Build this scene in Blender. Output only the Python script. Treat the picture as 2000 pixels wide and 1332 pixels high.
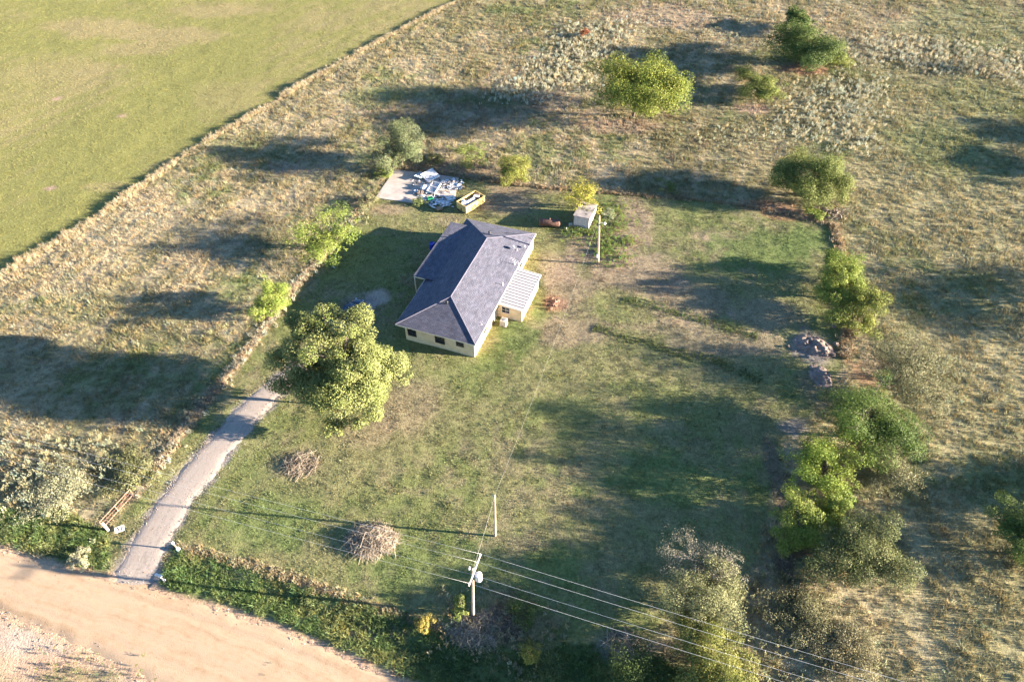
import bpy, bmesh, math, random
import numpy as np
from mathutils import Vector, Matrix

for o in list(bpy.data.objects):
    bpy.data.objects.remove(o)
S = bpy.context.scene
COL = S.collection
R = math.radians

# ---------------------------------------------------------------- camera, sky, sun, exposure
CAM_H, PITCH, FOC = 66.0, R(46.0), 1333.0
cam = bpy.data.cameras.new('camera')
cam.sensor_width = 36.0
cam.lens = 36.0 * FOC / 2000.0
cam.clip_start = 0.5
cam.clip_end = 6000.0
camo = bpy.data.objects.new('camera', cam)
COL.objects.link(camo)
camo.location = (0, 0, CAM_H)
camo.rotation_euler = (R(90) - PITCH, 0, 0)
S.camera = camo

SUN_EL, SUN_AZ = R(10.9), R(-5.8)          # azimuth counter-clockwise from +X
w = bpy.data.worlds.new('World')
S.world = w
w.use_nodes = True
nt = w.node_tree
nt.nodes.clear()
sky = nt.nodes.new('ShaderNodeTexSky')
sky.sky_type = 'NISHITA'
sky.sun_disc = False
sky.sun_elevation = SUN_EL
sky.sun_rotation = R(90) - SUN_AZ
sky.altitude = 200
sky.air_density = 0.8
sky.dust_density = 0.1
sky.ozone_density = 3.0
bg = nt.nodes.new('ShaderNodeBackground')
bg.inputs['Strength'].default_value = 0.056
wo = nt.nodes.new('ShaderNodeOutputWorld')
nt.links.new(sky.outputs[0], bg.inputs[0])
nt.links.new(bg.outputs[0], wo.inputs[0])
sl = bpy.data.lights.new('sun', 'SUN')
sl.energy = 5.0
sl.angle = R(0.5)
sl.color = (1.0, 0.85, 0.68)
so = bpy.data.objects.new('sun', sl)
COL.objects.link(so)
sd = Vector((-math.cos(SUN_EL) * math.cos(SUN_AZ), -math.cos(SUN_EL) * math.sin(SUN_AZ), -math.sin(SUN_EL)))
so.rotation_euler = sd.to_track_quat('-Z', 'Y').to_euler()
so.location = (120, -10, 60)
S.view_settings.view_transform = 'Standard'
S.view_settings.look = 'None'
S.view_settings.gamma = 1.0
S.view_settings.exposure = 3.3
S.view_settings.use_curve_mapping = False
S.cycles.max_bounces = 4
S.cycles.diffuse_bounces = 2
S.cycles.transmission_bounces = 3
S.cycles.transparent_max_bounces = 4

# ---------------------------------------------------------------- survey: photo point -> point on the ground
CP, SP = math.cos(PITCH), math.sin(PITCH)
def ray(px, py):
    x = (px - 1000.0) / FOC
    y = -(py - 666.0) / FOC
    return np.array([x, CP + y * SP, -SP + y * CP])
def g(px, py, z=0.0):
    d = ray(px, py)
    t = (z - CAM_H) / d[2]
    return Vector((d[0] * t, d[1] * t, z))
def scale_at(px, py, z=0.0):
    a = g(px, py, z)
    return (g(px + 1, py, z) - a).length, (g(px, py - 1, z) - a).length

# ---------------------------------------------------------------- small tools
rng = np.random.default_rng(11)
random.seed(5)

def tag(o, label=None, cat=None, group=None, kind=None):
    if label: o['label'] = label
    if cat: o['category'] = cat
    if group: o['group'] = group
    if kind: o['kind'] = kind
    return o
def empty(name, loc=(0, 0, 0), rz=0.0, label=None, cat=None, group=None):
    o = bpy.data.objects.new(name, None)
    o.empty_display_size = 0.3
    COL.objects.link(o)
    o.location = loc
    o.rotation_euler = (0, 0, rz)
    return tag(o, label, cat, group)

class MB:
    """collects polygons of ONE piece"""
    def __init__(s): s.v = []; s.f = []
    def add(s, vs, fs):
        n = len(s.v); s.v += [tuple(v) for v in vs]; s.f += [tuple(i + n for i in f) for f in fs]; return s
    def box(s, c, d, rz=0.0, rot=None):
        x, y, z = d[0] / 2, d[1] / 2, d[2] / 2
        m = rot if rot is not None else Matrix.Rotation(rz, 3, 'Z')
        vs = [m @ Vector(p) + Vector(c) for p in ((-x,-y,-z),(x,-y,-z),(x,y,-z),(-x,y,-z),(-x,-y,z),(x,-y,z),(x,y,z),(-x,y,z))]
        return s.add(vs, [(0,3,2,1),(4,5,6,7),(0,1,5,4),(1,2,6,5),(2,3,7,6),(3,0,4,7)])
    def bx(s, x0, x1, y0, y1, z0, z1):
        return s.box(((x0+x1)/2, (y0+y1)/2, (z0+z1)/2), (abs(x1-x0), abs(y1-y0), abs(z1-z0)))
    def tube(s, pts, rad, n=6, cap=True):
        pts = [Vector(p) for p in pts]
        if not hasattr(rad, '__len__'): rad = [rad] * len(pts)
        base = len(s.v)
        for i, p in enumerate(pts):
            t = (pts[min(i+1, len(pts)-1)] - pts[max(i-1, 0)])
            if t.length < 1e-6: t = Vector((0, 0, 1))
            t.normalize()
            a = t.cross(Vector((0, 0, 1)))
            if a.length < 0.05: a = t.cross(Vector((0, 1, 0)))
            a.normalize(); b = t.cross(a)
            for k in range(n):
                q = 2 * math.pi * k / n
                s.v.append(tuple(p + (a * math.cos(q) + b * math.sin(q)) * rad[i]))
        for i in range(len(pts) - 1):
            for k in range(n):
                k2 = (k + 1) % n
                s.f.append((base+i*n+k, base+i*n+k2, base+(i+1)*n+k2, base+(i+1)*n+k))
        if cap:
            s.f.append(tuple(base + k for k in range(n))[::-1])
            s.f.append(tuple(base + (len(pts)-1)*n + k for k in range(n)))
        return s
    def lathe(s, prof, c=(0, 0, 0), n=20, axis=None):
        base = len(s.v)
        m = axis if axis is not None else Matrix.Identity(3)
        for r, z in prof:
            for k in range(n):
                q = 2*math.pi*k/n
                s.v.append(tuple(m @ Vector((r*math.cos(q), r*math.sin(q), z)) + Vector(c)))
        for i in range(len(prof)-1):
            for k in range(n):
                k2 = (k+1) % n
                s.f.append((base+i*n+k, base+i*n+k2, base+(i+1)*n+k2, base+(i+1)*n+k))
        s.f.append(tuple(base+k for k in range(n))[::-1])
        s.f.append(tuple(base+(len(prof)-1)*n+k for k in range(n)))
        return s
    def poly(s, pts): return s.add(pts, [tuple(range(len(pts)))])
    def slab(s, pts, t):
        """polygon given counter-clockwise from above, thickened downwards by t"""
        n = len(pts); lo = [(p[0], p[1], p[2]-t) for p in pts]
        fs = [tuple(range(n)), tuple(range(2*n-1, n-1, -1))] + [(i, n+i, n+(i+1) % n, (i+1) % n) for i in range(n)]
        return s.add(list(pts)+lo, fs)
    def build(s, name, mat, parent=None, smooth=False, bevel=0.0):
        me = bpy.data.meshes.new(name)
        me.from_pydata(s.v, [], s.f)
        me.update()
        if smooth: me.shade_smooth()
        me.materials.append(mat)
        o = bpy.data.objects.new(name, me)
        COL.objects.link(o)
        if parent: o.parent = parent
        if bevel:
            b = o.modifiers.new('bevel', 'BEVEL'); b.width = bevel; b.segments = 2; b.limit_method = 'ANGLE'
        return o

# value noise -----------------------------------------------------------------
_lat = np.random.default_rng(3).random((256, 256)).astype(np.float32)
def vnoise(x, y):
    xi = np.floor(x).astype(int); yi = np.floor(y).astype(int)
    fx = x - xi; fy = y - yi
    fx = fx*fx*(3-2*fx); fy = fy*fy*(3-2*fy)
    a = _lat[xi & 255, yi & 255]; b = _lat[(xi+1) & 255, yi & 255]
    c = _lat[xi & 255, (yi+1) & 255]; d = _lat[(xi+1) & 255, (yi+1) & 255]
    return a*(1-fx)*(1-fy) + b*fx*(1-fy) + c*(1-fx)*fy + d*fx*fy
def fbm(x, y, s, o=4, seed=0):
    x = np.asarray(x, float)/s + seed*17.3; y = np.asarray(y, float)/s + seed*9.1
    t = 0; a = .5; n = 0
    for i in range(o):
        t = t + a*vnoise(x, y); n += a; a *= .5; x = x*2.03+5.1; y = y*2.03+1.7
    return t/n
def sstep(a, b, t):
    t = np.clip((t-a)/(b-a), 0, 1); return t*t*(3-2*t)
def poly_sd(x, y, P):
    """signed distance to a polygon, positive inside"""
    inside = np.zeros(x.shape, bool); dm = np.full(x.shape, 1e9)
    n = len(P)
    for i in range(n):
        ax, ay = P[i][0], P[i][1]; bx_, by_ = P[(i+1) % n][0], P[(i+1) % n][1]
        c = ((ay > y) != (by_ > y)) & (x < (bx_-ax)*(y-ay)/((by_-ay) or 1e-9) + ax)
        inside ^= c
        dm = np.minimum(dm, seg_d(x, y, ax, ay, bx_, by_))
    return np.where(inside, dm, -dm)
def seg_d(x, y, ax, ay, bx_, by_):
    dx, dy = bx_-ax, by_-ay
    t = np.clip(((x-ax)*dx+(y-ay)*dy)/max(dx*dx+dy*dy, 1e-9), 0, 1)
    return np.hypot(x-ax-t*dx, y-ay-t*dy)
def line_d(x, y, P):
    d = np.full(np.shape(x), 1e9)
    for i in range(len(P)-1): d = np.minimum(d, seg_d(x, y, P[i][0], P[i][1], P[i+1][0], P[i+1][1]))
    return d
def G(pts): return [g(*p) for p in pts]

# ---------------------------------------------------------------- materials
def new_mat(name):
    m = bpy.data.materials.new(name); m.use_nodes = True
    t = m.node_tree; b = t.nodes['Principled BSDF']
    b.inputs['Specular IOR Level'].default_value = 0.25
    return m, t, b
def mat(name, col, rough=0.7, var=0.25, vs=2.0, metal=0.0, bump=0.0, bs=20.0, col2=None, spec=None):
    """plain surface: base colour broken up by two noises, optional fine relief"""
    m, t, b = new_mat(name)
    tc = t.nodes.new('ShaderNodeTexCoord')
    n1 = t.nodes.new('ShaderNodeTexNoise'); n1.inputs['Scale'].default_value = vs; n1.inputs['Detail'].default_value = 6
    n1.inputs['Roughness'].default_value = 0.65
    t.links.new(tc.outputs['Object'], n1.inputs['Vector'])
    r = t.nodes.new('ShaderNodeValToRGB')
    c2 = col2 if col2 else tuple(c*(1-var) for c in col)
    r.color_ramp.elements[0].position = 0.32; r.color_ramp.elements[1].position = 0.68
    r.color_ramp.elements[0].color = (*c2, 1); r.color_ramp.elements[1].color = (*[min(1, c*(1+var*0.4)) for c in col], 1)
    t.links.new(n1.outputs['Fac'], r.inputs[0]); t.links.new(r.outputs[0], b.inputs['Base Color'])
    b.inputs['Roughness'].default_value = rough; b.inputs['Metallic'].default_value = metal
    if spec is not None: b.inputs['Specular IOR Level'].default_value = spec
    if bump:
        n2 = t.nodes.new('ShaderNodeTexNoise'); n2.inputs['Scale'].default_value = bs; n2.inputs['Detail'].default_value = 5
        t.links.new(tc.outputs['Object'], n2.inputs['Vector'])
        bp = t.nodes.new('ShaderNodeBump'); bp.inputs['Strength'].default_value = 1.0; bp.inputs['Distance'].default_value = bump
        t.links.new(n2.outputs['Fac'], bp.inputs['Height']); t.links.new(bp.outputs[0], b.inputs['Normal'])
    return m
def leaf_mat(name, attr='tint', kind='GEOMETRY', trans=0.35, rough=0.6, spec=0.2):
    m, t, b = new_mat(name)
    a = t.nodes.new('ShaderNodeAttribute'); a.attribute_type = kind; a.attribute_name = attr
    t.links.new(a.outputs['Color'], b.inputs['Base Color'])
    b.inputs['Roughness'].default_value = rough; b.inputs['Specular IOR Level'].default_value = spec
    tr = t.nodes.new('ShaderNodeBsdfTranslucent'); t.links.new(a.outputs['Color'], tr.inputs['Color'])
    mx = t.nodes.new('ShaderNodeMixShader'); mx.inputs[0].default_value = trans
    out = t.nodes['Material Output']
    t.links.new(b.outputs[0], mx.inputs[1]); t.links.new(tr.outputs[0], mx.inputs[2]); t.links.new(mx.outputs[0], out.inputs['Surface'])
    return m
M = {}
M['leaf'] = leaf_mat('leaf', trans=.2, spec=.08)
M['tuft'] = leaf_mat('grass_blade', kind='INSTANCER', trans=0.2)
M['bark'] = mat('bark', (0.13, 0.10, 0.08), 0.9, 0.4, 3.0, bump=0.02, bs=14)
M['greybark'] = mat('grey_bark', (0.20, 0.17, 0.15), 0.9, 0.4, 3.0, bump=0.02, bs=14)

# ---------------------------------------------------------------- regions of the ground
YARD = G([(215,1035),(262,968),(300,925),(352,848),(420,765),(480,690),(520,640),(575,560),(630,500),(690,440),(735,390),(772,328),
          (870,340),(960,355),(1080,368),(1200,378),(1330,388),(1450,402),(1560,424),(1625,440),(1645,480),(1652,560),(1655,640),(1640,730),
          (1600,790),(1545,840),(1508,900),(1495,1000),(1490,1100),(1300,1230),(1240,1260),(1000,1258),(860,1228),(760,1195),(640,1155),
          (520,1112),(420,1085),(345,1070),(325,1095),(300,1140),(215,1118)])
DITCH = G([(335,1072),(420,1085),(520,1112),(640,1155),(760,1195),(860,1228),(1000,1258),(1240,1260),(1330,1310),(1400,1520),(1120,1520),
           (800,1332),(680,1275),(560,1225),(420,1180),(310,1148),(318,1100)])
VERGE = G([(-260,950),(-60,985),(120,1000),(195,1030),(215,1040),(208,1116),(130,1104),(0,1064),(-260,985)])
HAYLINE = G([(-420,800),(-150,640),(0,540),(100,480),(200,420),(350,312),(500,222),(620,150),(760,72),(900,0),(1010,-60),(1200,-150)])
ROADTOP = G([(-700,880),(-420,945),(-200,1005),(0,1064),(130,1104),(210,1122),(310,1147),(420,1180),(560,1225),(680,1275),(800,1332),(1000,1425),(1300,1600)])
ROADBOT = G([(-700,960),(-420,1050),(-200,1130),(0,1205),(110,1252),(260,1322),(400,1395),(700,1560),(1100,1800)])
DRIVE = G([(258,1142),(266,1118),(282,1080),(310,1030),(345,975),(388,920),(432,868),(478,815),(520,772),(556,742),(600,706),(650,660),(690,626),(716,600)])
DRIVEW = [5.6,4.6,3.9,3.8,3.8,3.8,3.6,3.4,3.2,3.2,3.0,2.8,2.4,1.6]
HAYPOLY = list(HAYLINE) + [Vector((200, 1200, 0)), Vector((-1800, 1200, 0)), Vector((-1800, 20, 0))]
WEEDROW1 = G([(1215,585),(1300,605),(1380,628),(1480,660)])
WEEDROW2 = G([(1160,640),(1240,665),(1320,690),(1400,706),(1485,745)])
DRIVEFENCE = G([(262,968),(300,925),(352,848),(420,765),(480,690),(520,640),(575,560),(640,490),(700,412)])
YARDFRONT = G([(345,1070),(420,1085),(520,1112),(640,1155),(760,1195),(860,1228)])

PAL = dict(lawn=(0.132,0.148,0.054), lawn2=(0.168,0.160,0.075), eastolive=(0.262,0.236,0.125), dry=(0.235,0.180,0.125), soil=(0.27,0.195,0.145), red=(0.24,0.125,0.08),
           grey=(0.20,0.17,0.16), tan=(0.300,0.250,0.158), olive=(0.165,0.152,0.076), green=(0.105,0.140,0.045), hay=(0.168,0.166,0.056),
           hay2=(0.225,0.187,0.095), ditch=(0.065,0.095,0.030), pale=(0.34,0.31,0.22), sand=(0.36,0.245,0.165), white=(0.34,0.285,0.235), brown=(0.11,0.085,0.065))
PAL = {k: np.array(v) for k, v in PAL.items()}
# patches with a shape of their own: photo point, radii in photo pixels, colour, strength
PATCH = [(1180,470,80,60,'dry',.75),(1230,530,110,55,'dry',.8),(1330,585,110,45,'dry',.7),(1105,560,60,60,'dry',.7),(1085,520,45,40,'soil',.45),
  (1082,592,34,18,'red',.6),(800,800,80,70,'dry',.55),(720,850,80,40,'dry',.45),(1110,650,110,35,'dry',.7),(1420,672,130,30,'dry',.65),(1300,640,110,16,'dry',.5),
  (1500,612,70,35,'dry',.6),(1392,462,48,12,'soil',.7),(985,395,80,28,'dry',.75),(1040,368,100,16,'dry',.6),(1245,430,38,55,'dry',.8),(1180,420,30,20,'green',.5),
  (1480,480,120,42,'green',.8),(1570,470,60,40,'green',.9),(900,1110,250,70,'green',.6),(540,1030,150,60,'green',.7),(1300,940,220,60,'green',.7),
  (700,520,100,70,'lawn',.8),(1010,660,45,45,'green',.8),(965,700,40,30,'green',.7),(1052,590,16,70,'green',.5),(820,430,110,25,'lawn2',.6),
  (760,410,50,14,'soil',.5),(880,430,40,14,'soil',.3),(1588,682,46,34,'grey',.8),(1600,755,42,45,'brown',.6),(1550,835,40,22,'grey',.7),(1520,930,22,110,'brown',.75),
  (738,582,24,17,'white',.8),(700,590,40,22,'grey',.4),(588,905,60,34,'dry',.6),(1565,136,60,13,'red',.7),(1500,402,60,16,'red',.65),(1545,420,60,14,'red',.6),(1470,214,46,12,'soil',.8),
  (1230,248,90,16,'dry',.9),(1700,725,50,30,'red',.6),(1680,670,26,60,'tan',.8),(1070,205,80,30,'dry',.7),(900,225,160,30,'dry',.6),(1160,225,60,20,'soil',.5),
  (1950,60,200,60,'green',.45),(1850,290,120,60,'green',.5),(1920,200,120,40,'green',.35),(1300,30,120,26,'soil',.45),(1000,20,60,14,'green',.5),
  (730,190,60,20,'green',.5),(840,180,60,20,'green',.35),(560,330,60,16,'soil',.5),(900,330,120,16,'dry',.7),(830,345,60,12,'brown',.5),
  (120,140,120,20,'hay2',.8),(330,70,130,16,'hay2',.8),(200,55,120,20,'hay2',.8),(260,95,90,14,'hay2',.7),(430,20,120,14,'hay2',.7),(480,330,60,40,'hay2',.25),
  (60,150,120,60,'hay',.4),(240,228,11,4,'soil',.9),(98,369,11,5,'soil',.95),(110,194,11,4,'soil',.8),(215,365,60,10,'hay2',.5),(450,190,80,40,'hay2',.4),
  (480,560,60,30,'green',.35),(150,600,90,30,'green',.3),(640,910,110,60,'lawn2',.5),(680,640,160,30,'lawn2',.1),
  (60,1255,110,28,'white',.6),(30,1300,80,30,'sand',.6),(160,1325,110,22,'olive',.6),(1215,1265,60,26,'grey',.7),(730,1235,90,18,'brown',.6),
  (1110,800,120,40,'lawn',.7),(1380,740,140,30,'lawn2',.6),(470,1120,90,24,'tan',.35),(1350,790,150,50,'lawn',.5)]
_pt = []
for px, py, rx, ry, c, s in PATCH:
    q = g(px, py); a, b = scale_at(px, py); _pt.append((q.x, q.y, rx*a, ry*b, PAL[c], s))

def mixc(c, d, t): return c*(1-t[..., None]) + d*t[..., None]
def zones(x, y):
    wx = x + (fbm(x, y, 2.2, 3, 1)-.5)*1.6; wy = y + (fbm(x, y, 2.2, 3, 2)-.5)*1.6
    Z = {}
    Z['yard'] = sstep(-.5, .5, poly_sd(wx, wy, YARD))
    Z['ditch'] = sstep(-.4, .4, poly_sd(wx, wy, DITCH))
    Z['verge'] = sstep(-.4, .4, poly_sd(wx, wy, VERGE))
    Z['hay'] = sstep(-.3, .3, poly_sd(wx, wy, HAYPOLY))
    Z['road'] = poly_sd(x, y, list(ROADTOP)+list(reversed(ROADBOT)))
    Z['south'] = poly_sd(x, y, list(ROADBOT) + [Vector((400, -300, 0)), Vector((-900, -300, 0))])
    dd = np.full(x.shape, 1e9)
    for i in range(len(DRIVE)-1):
        dd = np.minimum(dd, seg_d(x, y, DRIVE[i].x, DRIVE[i].y, DRIVE[i+1].x, DRIVE[i+1].y) - (DRIVEW[i]+DRIVEW[i+1])/4)
    Z['drive'] = dd
    return Z
def ground_z(x, y, Z=None):
    if Z is None: Z = zones(x, y)
    z = (fbm(x, y, 9, 3, 4)-.5)*.22 + (fbm(x, y, 1.6, 2, 5)-.5)*.10
    flat = sstep(.2, 2.0, Z['drive']) * sstep(-2.0, -.2, -Z['road'])*1.0
    flat = np.where(Z['road'] > -2.0, sstep(0.2, 2.0, -Z['road']), 1.0) * sstep(.1, 1.8, Z['drive'])
    z = z*flat
    dm = sstep(.3, 3.0, poly_sd(x, y, DITCH))
    z = z - dm*0.40
    fine = (fbm(x, y, .9, 3, 44)-.5)*.16
    z = np.where(Z['road'] > -.7, fine-.02, z); z = np.where(Z['drive'] < .7, fine-.02, z)
    z = np.where(Z['road'] > .7, -.14, z); z = np.where(Z['drive'] < -.7, -.14, z)
    return z
def ground_col(x, y, Z):
    n1 = fbm(x, y, 26, 4, 6); n2 = fbm(x, y, 6, 4, 7); n3 = fbm(x, y, 1.3, 3, 8); n4 = fbm(x, y, 14, 4, 9)
    st = fbm(x*.94-y*.34, (x*.34+y*.94)*.16, 1.5, 3, 51)          # mowing swaths
    east = sstep(22, 60, x - .18*(y-60)) * sstep(175, 120, y)
    past = mixc(np.broadcast_to(PAL['tan'], x.shape+(3,)), PAL['olive'], sstep(.38, .66, n1*.35+n2*.25+n3*.2+st*.25 + .10*east))
    past = mixc(past, PAL['eastolive'], .68*east)
    past = mixc(past, PAL['green'], .6*sstep(.56, .74, n4*.7+n3*.3))
    past = mixc(past, PAL['soil'], .45*sstep(.60, .74, n2*.6+n3*.4)*(1-.7*east))
    lawn = mixc(np.broadcast_to(PAL['lawn'], x.shape+(3,)), PAL['lawn2'], sstep(.32, .68, n2*.5+n3*.5))
    lawn = mixc(lawn, PAL['dry'], .30*sstep(.54, .74, n4*.55+n3*.45))
    sw = .5+.5*np.sin((x*.82-y*.57)*2*np.pi/4.2 + 3*n2)
    hay = mixc(np.broadcast_to(PAL['hay'], x.shape+(3,)), PAL['hay2'], .7*sstep(.42, .72, n1*.6+n2*.3+n3*.1+(sw-.5)*.10))
    c = mixc(past, lawn, Z['yard'])
    c = mixc(c, hay, Z['hay'])
    c = mixc(c, PAL['ditch'], Z['ditch']*.9)
    c = mixc(c, PAL['ditch']*1.2, Z['verge']*.85)
    south = mixc(np.broadcast_to(PAL['sand'], x.shape+(3,)), PAL['white'], .5*sstep(.45, .65, n2))
    south = mixc(south, PAL['olive'], sstep(3.0, 6.0, Z['south'] + (n2-.5)*5))
    c = mixc(c, south, sstep(-.3, .3, Z['south']))
    c = mixc(c, PAL['dry'], .8*sstep(1.0, .2, line_d(x, y, DRIVEFENCE)+(n3-.5)*.9))
    c = mixc(c, PAL['dry'], .8*sstep(.7, .1, line_d(x, y, YARDFRONT)+(n3-.5)*.7))
    for qx, qy, rx, ry, col, s in _pt:
        d = np.hypot((x-qx)/rx, (y-qy)/ry) + (n2-.5)*.9 + (n3-.5)*.7
        c = mixc(c, col, s*sstep(1.15, .55, d))
    c = mixc(c, PAL['grey']*1.25, .85*sstep(.7, -.3, Z['drive']+(n3-.5)*1.6))
    c = mixc(c, PAL['sand'], sstep(-.5, .4, Z['road']+(n3-.5)*.6))
    return c

# ---------------------------------------------------------------- the ground sheet
def axis(a, b, fine, lo, hi, mid, far):
    xs = list(np.arange(a, b, fine))
    x = b; st = fine
    while x < hi: xs.append(x); st = min(mid, st*1.15); x += st
    while x < far: xs.append(x); st *= 1.3; x += st
    x = a; st = fine; left = []
    while x > lo: st = min(mid, st*1.15); x -= st; left.append(x)
    st = mid
    while x > -far: st *= 1.3; x -= st; left.append(x)
    return np.array(left[::-1]+xs)
gx = axis(-46, 46, .34, -150, 150, .8, 2500)
gy = axis(18, 104, .34, 5, 215, .8, 2600)
X, Y = np.meshgrid(gx, gy, indexing='ij')
x1, y1 = X.ravel(), Y.ravel()
Zg = zones(x1, y1)
zz = ground_z(x1, y1, Zg)
cc = ground_col(x1, y1, Zg)
nx, ny = X.shape
idx = np.arange(nx*ny).reshape(nx, ny)
quads = np.stack([idx[:-1, :-1], idx[1:, :-1], idx[1:, 1:], idx[:-1, 1:]], -1).reshape(-1, 4)
def np_mesh(name, V, F, col=None, attr='tint', smooth=False):
    me = bpy.data.meshes.new(name)
    me.vertices.add(len(V)); me.vertices.foreach_set('co', np.asarray(V, np.float32).ravel())
    k = F.shape[1]
    me.loops.add(F.size); me.loops.foreach_set('vertex_index', F.astype(np.int32).ravel())
    me.polygons.add(len(F)); me.polygons.foreach_set('loop_start', np.arange(0, F.size, k, dtype=np.int32))
    me.polygons.foreach_set('loop_total', np.full(len(F), k, np.int32))
    if smooth: me.polygons.foreach_set('use_smooth', np.ones(len(F), bool))
    if col is not None:
        a = me.attributes.new(attr, 'FLOAT_COLOR', 'POINT')
        a.data.foreach_set('color', np.concatenate([col, np.ones((len(col), 1))], 1).astype(np.float32).ravel())
    me.update(calc_edges=True)
    return me
def ground_mat():
    m, t, b = new_mat('ground_soil_and_turf')
    a = t.nodes.new('ShaderNodeAttribute'); a.attribute_name = 'tint'
    geo = t.nodes.new('ShaderNodeNewGeometry')
    n = t.nodes.new('ShaderNodeTexNoise'); n.inputs['Scale'].default_value = 3.2; n.inputs['Detail'].default_value = 7; n.inputs['Roughness'].default_value = .7
    t.links.new(geo.outputs['Position'], n.inputs['Vector'])
    mr = t.nodes.new('ShaderNodeMapRange'); mr.inputs[1].default_value = .3; mr.inputs[2].default_value = .7; mr.inputs[3].default_value = .55; mr.inputs[4].default_value = 1.3
    t.links.new(n.outputs['Fac'], mr.inputs[0])
    mul = t.nodes.new('ShaderNodeVectorMath'); mul.operation = 'SCALE'
    t.links.new(a.outputs['Color'], mul.inputs[0]); t.links.new(mr.outputs[0], mul.inputs['Scale'])
    t.links.new(mul.outputs[0], b.inputs['Base Color'])
    b.inputs['Roughness'].default_value = .95; b.inputs['Specular IOR Level'].default_value = .1
    n2 = t.nodes.new('ShaderNodeTexNoise'); n2.inputs['Scale'].default_value = 5.5; n2.inputs['Detail'].default_value = 6; n2.inputs['Roughness'].default_value = .65
    t.links.new(geo.outputs['Position'], n2.inputs['Vector'])
    bp = t.nodes.new('ShaderNodeBump'); bp.inputs['Strength'].default_value = .8; bp.inputs['Distance'].default_value = .12
    t.links.new(n2.outputs['Fac'], bp.inputs['Height']); t.links.new(bp.outputs[0], b.inputs['Normal'])
    return m
me = np_mesh('ground', np.stack([x1, y1, zz], 1), quads, cc, smooth=True)
me.materials.append(ground_mat())
go = bpy.data.objects.new('ground', me); COL.objects.link(go); tag(go, 'rough pasture and mown yard ground with bare soil patches', 'ground', kind='structure')

# ---------------------------------------------------------------- road and driveway sheets
def strip_mat(name, stops, nsc=.8, fine=0.0):
    """colour across the track (u) with noise; fine ruts along it"""
    m, t, b = new_mat(name)
    at = t.nodes.new('ShaderNodeAttribute'); at.attribute_name = 'track'
    sep = t.nodes.new('ShaderNodeSeparateXYZ'); t.links.new(at.outputs['Vector'], sep.inputs[0])
    geo = t.nodes.new('ShaderNodeNewGeometry')
    comb = t.nodes.new('ShaderNodeCombineXYZ')
    s1 = t.nodes.new('ShaderNodeMath'); s1.operation = 'MULTIPLY'; s1.inputs[1].default_value = .06
    t.links.new(sep.outputs[1], s1.inputs[0]); t.links.new(sep.outputs[2], comb.inputs[0]); t.links.new(s1.outputs[0], comb.inputs[1])
    nz = t.nodes.new('ShaderNodeTexNoise'); nz.inputs['Scale'].default_value = 1.1; nz.inputs['Detail'].default_value = 6; nz.inputs['Roughness'].default_value = .65
    t.links.new(comb.outputs[0], nz.inputs['Vector'])
    n2 = t.nodes.new('ShaderNodeTexNoise'); n2.inputs['Scale'].default_value = nsc; n2.inputs['Detail'].default_value = 8; n2.inputs['Roughness'].default_value = .75
    t.links.new(geo.outputs['Position'], n2.inputs['Vector'])
    ad = t.nodes.new('ShaderNodeMath'); ad.operation = 'MULTIPLY_ADD'; ad.inputs[1].default_value = .5
    wv = t.nodes.new('ShaderNodeTexWave'); wv.inputs['Scale'].default_value = .42; wv.inputs['Distortion'].default_value = 3.0; wv.inputs['Detail'].default_value = 3; wv.inputs['Detail Scale'].default_value = 1.5
    t.links.new(comb.outputs[0], wv.inputs['Vector'])
    wm = t.nodes.new('ShaderNodeMath'); wm.operation = 'MULTIPLY_ADD'; wm.inputs[1].default_value = .05; t.links.new(wv.outputs['Fac'], wm.inputs[0]); 
    wm2 = t.nodes.new('ShaderNodeMath'); wm2.operation = 'SUBTRACT'; wm2.inputs[1].default_value = .025; t.links.new(nz.outputs['Fac'], wm2.inputs[0]); t.links.new(wm2.outputs[0], wm.inputs[2])
    t.links.new(wm.outputs[0], ad.inputs[0])
    h2 = t.nodes.new('ShaderNodeMath'); h2.operation = 'MULTIPLY'; h2.inputs[1].default_value = .5
    t.links.new(n2.outputs['Fac'], h2.inputs[0]); t.links.new(h2.outputs[0], ad.inputs[2])
    r = t.nodes.new('ShaderNodeValToRGB')
    els = r.color_ramp.elements
    while len(els) < len(stops): els.new(.5)
    for e, (p, c) in zip(els, stops): e.position = p; e.color = (*c, 1)
    st_ = t.nodes.new('ShaderNodeMapRange'); st_.inputs[1].default_value = .34; st_.inputs[2].default_value = .66; st_.inputs[3].default_value = .2; st_.inputs[4].default_value = .8
    t.links.new(ad.outputs[0], st_.inputs[0]); t.links.new(st_.outputs[0], r.inputs[0]); t.links.new(r.outputs[0], b.inputs['Base Color'])
    b.inputs['Roughness'].default_value = .95; b.inputs['Specular IOR Level'].default_value = .1
    n3 = t.nodes.new('ShaderNodeTexNoise'); n3.inputs['Scale'].default_value = 9; n3.inputs['Detail'].default_value = 6
    t.links.new(geo.outputs['Position'], n3.inputs['Vector'])
    b1 = t.nodes.new('ShaderNodeBump'); b1.inputs['Strength'].default_value = .6; b1.inputs['Distance'].default_value = .03
    b2 = t.nodes.new('ShaderNodeBump'); b2.inputs['Strength'].default_value = .5; b2.inputs['Distance'].default_value = .02
    t.links.new(n3.outputs['Fac'], b1.inputs['Height']); t.links.new(nz.outputs['Fac'], b2.inputs['Height'])
    t.links.new(b1.outputs[0], b2.inputs['Normal']); t.links.new(b2.outputs[0], b.inputs['Normal'])
    return m
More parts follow.
